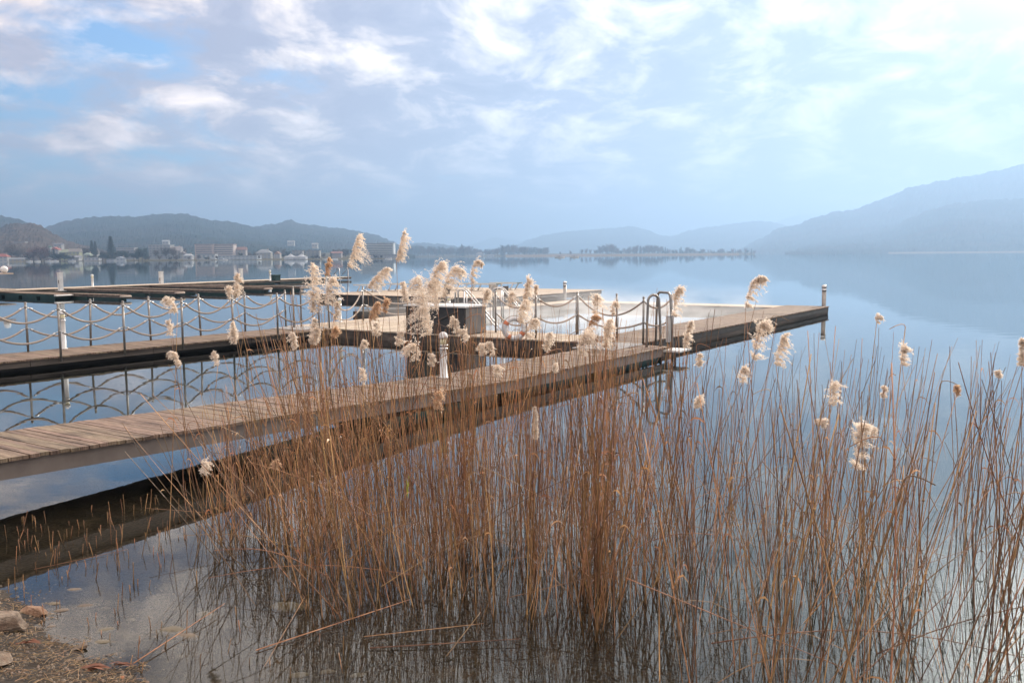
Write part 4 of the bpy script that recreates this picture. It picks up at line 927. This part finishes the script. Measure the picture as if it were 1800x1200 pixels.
# where bare stems grow: density chosen from the reed belt on the ground
def foot_sample():
    while True:
        x = rp.uniform(300, 1900); y = rp.uniform(850, 1400)
        far = 868 if x < 700 else 878; near = 1000 if x < 500 else 1090 if x < 1000 else 1090 + (x - 1000) * .8
        if y < far or y > near: continue
        d = 1.0
        if x < 520: d = max(0.0, (x - 300) / 220) ** 1.6 * .8
        if x > 1150: d = .42
        if x > 1350: d = .36
        if x > 1500: d = .27
        if x < 1150 and y < 965: d *= 3.2
        if x > 1000 and y > 1040: d *= .6
        if 430 < x < 1000 and y > 960: d *= .8
        d *= .12 + 1.9 * max(0, noise.noise(Vector((x * .012, y * .014, 5))) + .22)
        if x > 1000 and y > 1120: d *= .6
        # perspective: more ground per pixel far away
        d *= (900 / y) ** 2.2
        if rp.random() > d: continue
        b = at(x, y, 0); return x, y, b
def bare_stem(x, y, b, mode=None):
    h = rp.choice((rp.uniform(.55, 1.1), rp.uniform(.9, 1.45), rp.uniform(1.1, 1.55), rp.uniform(1.2, 1.75)))
    if 520 < x <= 1250: h = rp.choice((rp.uniform(.8, 1.5), rp.uniform(1.25, 1.85), rp.uniform(1.45, 2.1)))
    if x > 1250: h = rp.uniform(.8, 1.75)
    if x < 520: h = rp.uniform(.45, 1.2)
    if mode == 'tall': h = rp.uniform(1.25, 1.9)
    lx = rp.gauss(-.03 if x < 900 else .03, .12 if x < 1100 else .18) * h; ly = rp.gauss(0, .09) * h
    if x < 700 and rp.random() < .4: lx -= .16 * h
    if x > 1400: lx += rp.uniform(0, .14) * h
    if rp.random() < .10: lx += rp.choice((-1, 1)) * rp.uniform(.25, .6) * h; h *= .85
    bz = max(bed(b.x, b.y), -.3)
    return Vector((b.x, b.y, bz)), Vector((lx, ly, h - bz))
N_IND = 220
LB_BARE = {0: 'leafless brown reed stem standing in the thick middle of the reed bed', 1: 'brown reed stem with hanging dry leaf in the thick middle of the reed bed', 2: 'tall lone brown reed stem in the thin right part of the reed bed',
           3: 'thin leaning reed stem at the sparse left margin of the reed bed', 4: 'reed stem with dry leaf in the thin right part of the reed bed', 5: 'thin reed stem with dry leaf at the sparse left margin'}
for i in range(N_IND):
    x, y, b = foot_sample()
    if rp.random() < .6 and y < 960: x, y, b = foot_sample()
    foot, top = bare_stem(x, y, b, 'tall' if rp.random() < .35 else None)
    zone = 3 if x < 520 else 2 if x > 1250 else 0; lf = rp.random() < .38
    key = {(0, False): 0, (0, True): 1, (2, False): 2, (2, True): 4, (3, False): 3, (3, True): 5}[(zone, lf)]
    t = thing('reed', LB_BARE[key], 'reed', foot, 0, ['bare stems in the middle', 'leafy stems in the middle', 'bare stems at the right', 'bare stems at the left', 'leafy stems at the right', 'leafy stems at the left'][key])
    bend = Vector((rp.gauss(0, .03), rp.gauss(0, .03), 0)); n = 8; path = smooth_path((0, 0, 0), top, bend, n)
    if rp.random() < .22:     # nodding top
        sgn = rp.choice((-1, 1))
        for k in range(1, 5): path.append(path[-1] + Vector((sgn * .014 * k, 0, .035 - .016 * k)))
    mb = MB(); r0 = rp.uniform(.0026, .0048) * (1.25 if x > 1100 else 1); mb.tube(path, reed_radii(r0, len(path) - 1), 5); stem_nodes(mb, path[:9], r0); mb.build('stem', M['reedone'], t)
    if lf:
        for k in range(rp.choice((1, 1, 2))):
            leaf_mb(rp, path[rp.randrange(3, 8)], rp.uniform(.12, .34), rp.choice((0, math.pi)) + rp.gauss(0, .6), rp.uniform(.5, 1.8)).build('leaf', M['leaf'], t)
# the rest of the bed as one mass
mb = MB()
for i in range(1650):
    x, y, b = foot_sample(); foot, top = bare_stem(x, y, b)
    if y > 975 and x < 1050 and rp.random() < .5: top = top * .72
    path = [p_2 + foot for p_2 in smooth_path((0, 0, 0), top, (rp.gauss(0, .03), rp.gauss(0, .03), 0), 6)]
    mb.tube(path, reed_radii(rp.uniform(.0016, .0042), 6), 4, False)
    if rp.random() < .26:
        l_ = leaf_mb(rp, path[rp.randrange(2, 6)], rp.uniform(.08, .26), rp.uniform(0, 6.28), rp.uniform(.3, 1.5)); mb.add(l_.v, l_.f, True)
# bent, broken and fallen stems
for i in range(90):
    x, y, b = foot_sample(); L = rp.uniform(.5, 1.5); an = rp.uniform(0, 6.28); e = rp.uniform(.0, .7)
    d = Vector((math.cos(an), math.sin(an) * .6, 0)); a0 = Vector((b.x, b.y, rp.uniform(.0, .25))); a1 = a0 + d * L + Vector((0, 0, L * e)); a1.z = max(a1.z, .01)
    mb.tube(smooth_path(a0, a1, (0, 0, rp.uniform(-.02, .15)), 6), reed_radii(rp.uniform(.002, .0035), 6), 4, False)
tag(mb.build('reed_bed', M['reed']), 'dense mass of thin brown reed stems filling the water in front of the docks', 'reeds', None, 'stuff')
# distinct fallen stems lying on the water
def lying(x0, y0, x1, y1, z0, z1, lab, r=.004, arch=0.0):
    a = at(x0, y0, z0); b = at(x1, y1, z1); t = thing('fallen_reed', lab, 'reed', a); mb = MB()
    mb.tube(smooth_path((0, 0, 0), b - a, (0, 0, arch), 8), reed_radii(r, 8), 5); mb.build('stem', M['reedone'], t)
lying(450, 1142, 720, 1053, .01, .02, 'long pale broken reed lying diagonally on the water, bottom centre left')
lying(650, 1138, 915, 1122, .01, .03, 'pale reed lying nearly level on the water at the bottom')
lying(785, 1152, 845, 1075, .02, .10, 'short bright reed propped at an angle above the level one')
lying(640, 1118, 850, 1095, .01, .02, 'dark thick reed floating level in the bottom middle', .003)
lying(535, 1050, 465, 1170, .01, .01, 'dark reed floating across the shallow stones', .003)
lying(235, 1165, 395, 1060, .02, .04, 'reddish reed leaning over the shallow water near the shore')
lying(352, 920, 450, 1065, .55, .12, 'pale bent reed sloping down right at the reed margin', .0035)
lying(1250, 1130, 1800, 1155, .12, .05, 'long arching reed across the bottom right corner', .004, .12)
lying(1100, 1015, 1500, 1180, .55, .10, 'long leaning reed crossing the right reeds diagonally', .0035)
lying(1340, 810, 1640, 1180, 1.0, .05, 'long straight reed slanting down right through the right reeds', .0035)
lying(60, 1000, 225, 965, .01, .01, 'floating reed on the dark shaded water at left', .003)
def leaning(xb, yb, xt, yt, lab, arch=.12, r=.0036, leaf=False):
    b = at(xb, yb, 0); e = pt(xt, yt, b.y + .15); t = thing('leaning_reed', lab, 'reed', b); mb = MB()
    pa = smooth_path((0, 0, -.15), e - b, (-arch * .4, 0, -arch), 10); mb.tube(pa, reed_radii(r, 10), 5); stem_nodes(mb, pa, r); mb.build('stem', M['reedone'], t)
    if leaf: leaf_mb(rp, pa[6], .22, math.pi, .5).build('leaf', M['leaf'], t)
leaning(455, 975, 214, 742, 'long thin reed arching far left over the near walkway edge')
leaning(470, 1000, 272, 762, 'leaning reed bent left below the near walkway side beam')
leaning(520, 965, 345, 752, 'leaning reed crossing the near walkway beam towards the left', .08)
leaning(492, 955, 296, 640, 'tall slanting reed rising over the mirrored ropes at left', .05)
leaning(610, 965, 470, 640, 'tall slanting reed over the left end of the reed bed', .06)
leaning(1290, 1010, 1365, 560, 'very tall straight reed leaning right towards the arched plumes', .03, .004)
leaning(1395, 960, 1475, 595, 'dark arching reed right of the arched plumes', -.1, .003, False)
leaning(1500, 1000, 1545, 575, 'long arching reed bending up to the thin nodding plume', -.1, .003, False)
leaning(1640, 1130, 1800, 640, 'long slanting reed near the right picture edge', .02, .0036)
leaning(1560, 1150, 1725, 680, 'long slanting reed left of the one at the right edge', .02, .0034)
mb = MB(); a = at(716, 850, .45)
for s in (-1, 1): mb.ribbon([Vector((0, 0, -.12)), Vector((s * .006, 0, -.02)), Vector((s * .014 + .004, 0, .1))], .014, Vector((1, .2, 0)).normalized())
gbt = thing('green_leaf_shoot', 'single fresh yellow green leaf shoot among the brown reeds', 'shoot', (a.x, a.y, 0))
mb2 = MB(); mb2.tube([(0, 0, -.15), (0, 0, a.z - .1)], .002, 5); mb2.build('stem', M['reedone'], gbt); o = mb.build('leaf_pair', M['greenblade'], gbt); o.location.z = a.z

# cut stubs in the shallows
STM = []
for k in range(8):
    r = random.Random(k); mb = MB(); h = 1.0
    mb.tube([(0, 0, -.25), (r.uniform(-.02, .02), 0, .4), (r.uniform(-.08, .08), r.uniform(-.04, .04), h)], [.055, .05, .045], 5); 
    if k % 3 == 0: mb.tube([(0, 0, .5), (.15, 0, .72), (.2, .02, .95)], [.03, .02, .008], 4)
    STM.append(mb.mesh('reed_stub', M['reedone']))
cnt = 0
while cnt < 170:
    x = rp.uniform(-20, 620); y = rp.uniform(880, 1195); lim = 880 + max(0, (300 - x)) * .12
    if y < lim: continue
    if x > 330 and y < 980: continue
    if rp.random() > (.95 if y < 1000 else .28) * (1 if x < 300 else .35): continue
    b = at(x, y, 0)
    if bed(b.x, b.y) > .0: continue
    o = bpy.data.objects.new('reed_stub', STM[rp.randrange(8)]); C.objects.link(o); h = rp.choice((rp.uniform(.03, .09), rp.uniform(.06, .17)))
    o.location = (b.x, b.y, 0); o.scale = (rp.uniform(.04, .065), rp.uniform(.04, .065), h); o.rotation_euler = (rp.gauss(0, .12), rp.gauss(0, .12), rp.uniform(0, 6.28))
    tag(o, 'short cut reed stub poking out of the shallow water at the left shore', 'reed stub', 'cut reed stubs in the shallows'); cnt += 1

# ------------------------------------------------------------------ stones and litter on the shore
def rock_mesh(name, seed, m, flat=.5, sub=3, rough=.28):
    import bmesh
    bm = bmesh.new(); bmesh.ops.create_icosphere(bm, subdivisions=sub + (1 if rough > .2 else 0), radius=1); o = Vector((seed * 7.3, seed * 3.1, 0))
    for v in bm.verts:
        n_ = noise.noise(v.co * 1.1 + o) * rough + noise.noise(v.co * 3.1 + o) * rough * .35 + noise.noise(v.co * 8 + o) * rough * .1
        if rough > .2:
            rg = random.Random(seed)
            for _k in range(13):
                nn = Vector((rg.gauss(0, 1), rg.gauss(0, 1), rg.gauss(0, 1))).normalized(); of = rg.uniform(.5, .85); dd_ = v.co.dot(nn)
                if dd_ > of: v.co -= nn * (dd_ - of)
            n_ *= .35
        v.co *= 1 + n_; v.co.z *= flat
    me = bpy.data.meshes.new(name); bm.to_mesh(me); bm.free(); me.materials.append(m); return me
def rock(x, y, sx, sy, sz, m, lab, seed, sink=0, rz=0, name='rock', sm=True, grp=None, sub=3, rough=.28):
    p = at(x, y, 0); z = bed(p.x, p.y)
    if z > .02: p = at(x, y, z); 
    o = bpy.data.objects.new(name, rock_mesh(name, seed, m, 1, sub, rough)); C.objects.link(o)
    o.location = (p.x, p.y, bed(p.x, p.y) - sink + sz * .5); o.scale = (sx, sy, sz); o.rotation_euler = (0, 0, rz)
    if sm: o.data.polygons.foreach_set('use_smooth', [True] * len(o.data.polygons))
    return tag(o, lab, 'rock' if name == 'rock' else 'stone', grp)
rock(-2, 1112, .17, .16, .10, M['rock'], 'large grey cracked rock at the left edge of the shore', 1, .02, .4, sm=False, sub=4, rough=.4)
rock(-12, 1165, .12, .12, .07, M['rock'], 'second grey rock below the large cracked one', 12, .02, 1.4, sm=False, sub=4, rough=.4)
rock(62, 1078, .13, .075, .045, M['redrock'], 'angular rusty brown rock half in the water', 3, .01, -.35, sm=False, sub=3, rough=.45)
rock(140, 1140, .055, .035, .02, M['rock'], 'pale wet pebble at the waterline', 4, .0, .3)
rock(142, 1166, .035, .03, .02, M['rock'], 'small grey pebble beside the dead leaves', 5, .0, .3)
for i, (x, y, s, l) in enumerate(((150, 1063, .07, 'long pale flat stone under the clear shallow water'), (108, 1072, .05, 'brown flat stone right of the rusty rock'), (95, 1060, .045, 'small brown stone behind the rusty rock, under water'),
        (185, 1063, .04, 'small tan stone right of the long pale one'), (186, 1105, .06, 'flat tan stone in the middle of the shallows'), (180, 1127, .05, 'flat brown stone nearer the shore in the shallows'), (200, 1127, .03, 'small yellowish stone in the shallows'),
        (300, 1105, .11, 'large dark flat stone under water where reflected reeds meet'), (130, 1035, .06, 'submerged stone near the edge of the dock reflection'), (505, 1052, .13, 'wide yellowish slab under water left of the floating reeds'),
        (525, 1178, .06, 'ochre stone at the bottom left centre'), (575, 1168, .05, 'ochre stone right of another ochre stone at the bottom'), (630, 1172, .05, 'dim stone at the bottom centre'), (330, 1115, .08, 'mossy golden stone under water beside the dark one'),
        (230, 1085, .04, 'small round stone alone in the shallows'), (90, 1100, .03, 'small wet stone between the rusty and cracked rocks'), (360, 1070, .07, 'dull stone under the first reflected stems'))):
    rock(x, y, s, s * .55, s * .3, M['stone'], l, 20 + i, s * .05, rp.uniform(-.4, .4), 'stone', rough=.16)
mb = MB(); n = 10; mb.lathe([(.014 * math.sin(math.pi * i / n) ** .8 + .0005, .038 * i / n) for i in range(n + 1)], 12)
ac = thing('acorn', 'reddish brown acorn lying at the bottom of the shore', 'acorn', Vector((0, 0, .008)) + at(214, 1192, .0), 0); o = mb.build('nut', M['acorn'], ac); o.rotation_euler = (R_(80), .3, .5)
mb = MB(); mb.lathe([(.006, -.006), (.0155, 0), (.0158, .009)], 12); o = mb.build('cup', M['bark'], ac); o.rotation_euler = (R_(80), .3, .5)
for x, y, s, l in ((175, 1183, .09, 'curled reddish dead leaf bundle at the bottom shore'), (215, 1172, .06, 'pale rolled dead leaf at the tip of the leaf bundle'), (50, 1150, .07, 'dark red dead leaf patch below the cracked rock')):
    p = at(x, y, .0); z = max(bed(p.x, p.y), 0) + .012; mb = MB(); r = random.Random(x)
    for k in range(7):
        an = r.uniform(-.5, .5); d = Vector((math.cos(an), math.sin(an) * .5, 0)); c0 = Vector((r.uniform(-1, 1) * s * .5, r.uniform(-1, 1) * s * .25, 0))
        mb.ribbon([c0 - d * s * .8 + Vector((0, 0, r.uniform(0, .01))), c0 + Vector((0, 0, r.uniform(.008, .03))), c0 + d * s * .8 + Vector((0, 0, r.uniform(0, .015)))], s * .35, Vector((-d.y, d.x, r.uniform(-.6, .6))).normalized())
    tag(mb.build('dead_leaf', M['deadleaf'], None, (p.x, p.y, z)), l, 'leaf')
# gravel and straw: nobody could count them
mb = MB(); r = random.Random(5)
for i in range(2600):
    x = r.uniform(-60, 330); y = r.uniform(1020, 1230); p = at(x, y, 0); z = bed(p.x, p.y)
    if z < -.05 or z > .5 or (z < -.008 and r.random() < .8): continue
    s = r.uniform(.003, .011) * (1.6 if r.random() < .06 else 1); c0 = Vector((p.x, p.y, z)); an = r.uniform(0, 6.28); vs = []
    for k in range(6): a2 = an + k * 1.047; vs.append(c0 + Vector((math.cos(a2) * s * r.uniform(.7, 1.1), math.sin(a2) * s * r.uniform(.5, .9), 0)))
    vs += [v + (c0 - v) * .35 + Vector((0, 0, s * r.uniform(.5, .9))) for v in vs[:6]]
    mb.add(vs, [(k, (k + 1) % 6, 6 + (k + 1) % 6, 6 + k) for k in range(6)] + [(6, 7, 8, 9, 10, 11)], True)
M['gravel'] = mat('shore_gravel', (.07, .053, .04), (.22, .168, .122), 20, .7, rand=1.0)
tag(mb.build('gravel', M['gravel']), 'grey and brown gravel covering the little shore at bottom left', 'gravel', None, 'stuff')
mb = MB()
for i in range(1500):
    x = r.uniform(-60, 320); y = r.uniform(1060, 1230); p = at(x, y, 0); z = bed(p.x, p.y)
    if z < -.004 or z > .5: continue
    an = r.uniform(0, 6.28); L = r.uniform(.015, .07); d = Vector((math.cos(an), math.sin(an), r.uniform(-.1, .5))); c0 = Vector((p.x, p.y, z + .008))
    mb.tube([c0 - d * L * .3, c0 + d * L * .3 + Vector((0, 0, .004)), c0 + d * L * .7], r.uniform(.0007, .0017), 3, False)
tag(mb.build('straw_litter', M['straw']), 'dry straw and grass bits littering the shore at bottom left', 'litter', None, 'stuff')

# ------------------------------------------------------------------ steam over the pool and haze over the lake
sm_ = bpy.data.materials.new('steam'); sm_.use_nodes = True; t = sm_.node_tree; t.nodes.clear(); q = NG(t)
o_ = q.n('ShaderNodeOutputMaterial'); pv = q.n('ShaderNodeVolumePrincipled'); pv.inputs['Color'].default_value = (.96, .96, .97, 1); pv.inputs['Anisotropy'].default_value = .3
tcn = q.n('ShaderNodeTexCoord'); nz = q.noise(q.mapping(tcn.outputs['Object'], sc=(.5, .35, 1.2)), 1.1, 3, .6)
sx = q.n('ShaderNodeSeparateXYZ'); q.l(tcn.outputs['Object'], sx.inputs[0])
fall = q.n('ShaderNodeMapRange'); fall.inputs[1].default_value = 0; fall.inputs[2].default_value = 1.3; fall.inputs[3].default_value = 1; fall.inputs[4].default_value = 0; q.l(sx.outputs[2], fall.inputs[0])
dd = q.m('MULTIPLY', q.ramp(nz, [(.40, 0.0), (.68, 1.0)]), q.m('POWER', fall.outputs[0], 1.6)); q.l(q.m('MULTIPLY', dd, .27), pv.inputs['Density']); q.l(pv.outputs[0], o_.inputs['Volume'])
mb = MB(); mb.box((-20.1, 20.8, .03), (-11.1, 34.9, 1.5)); st = mb.build('steam', sm_, None, (0, 0, 0), -TH); tag(st, 'thin white steam drifting over the warm pool water', 'steam', None, 'stuff')
hm = bpy.data.materials.new('haze'); hm.use_nodes = True; t = hm.node_tree; t.nodes.clear(); q = NG(t)
o_ = q.n('ShaderNodeOutputMaterial'); pv = q.n('ShaderNodeVolumePrincipled'); pv.inputs['Color'].default_value = (.262, .386, .56, 1); pv.inputs['Density'].default_value = .00035; pv.inputs['Anisotropy'].default_value = .45
q.l(pv.outputs[0], o_.inputs['Volume'])
mb = MB(); mb.box((-9500, -400, -5), (9500, 15000, 545)); hz = mb.build('haze', hm); tag(hz, 'pale blue winter haze over the lake and hills', 'haze', None, 'stuff')
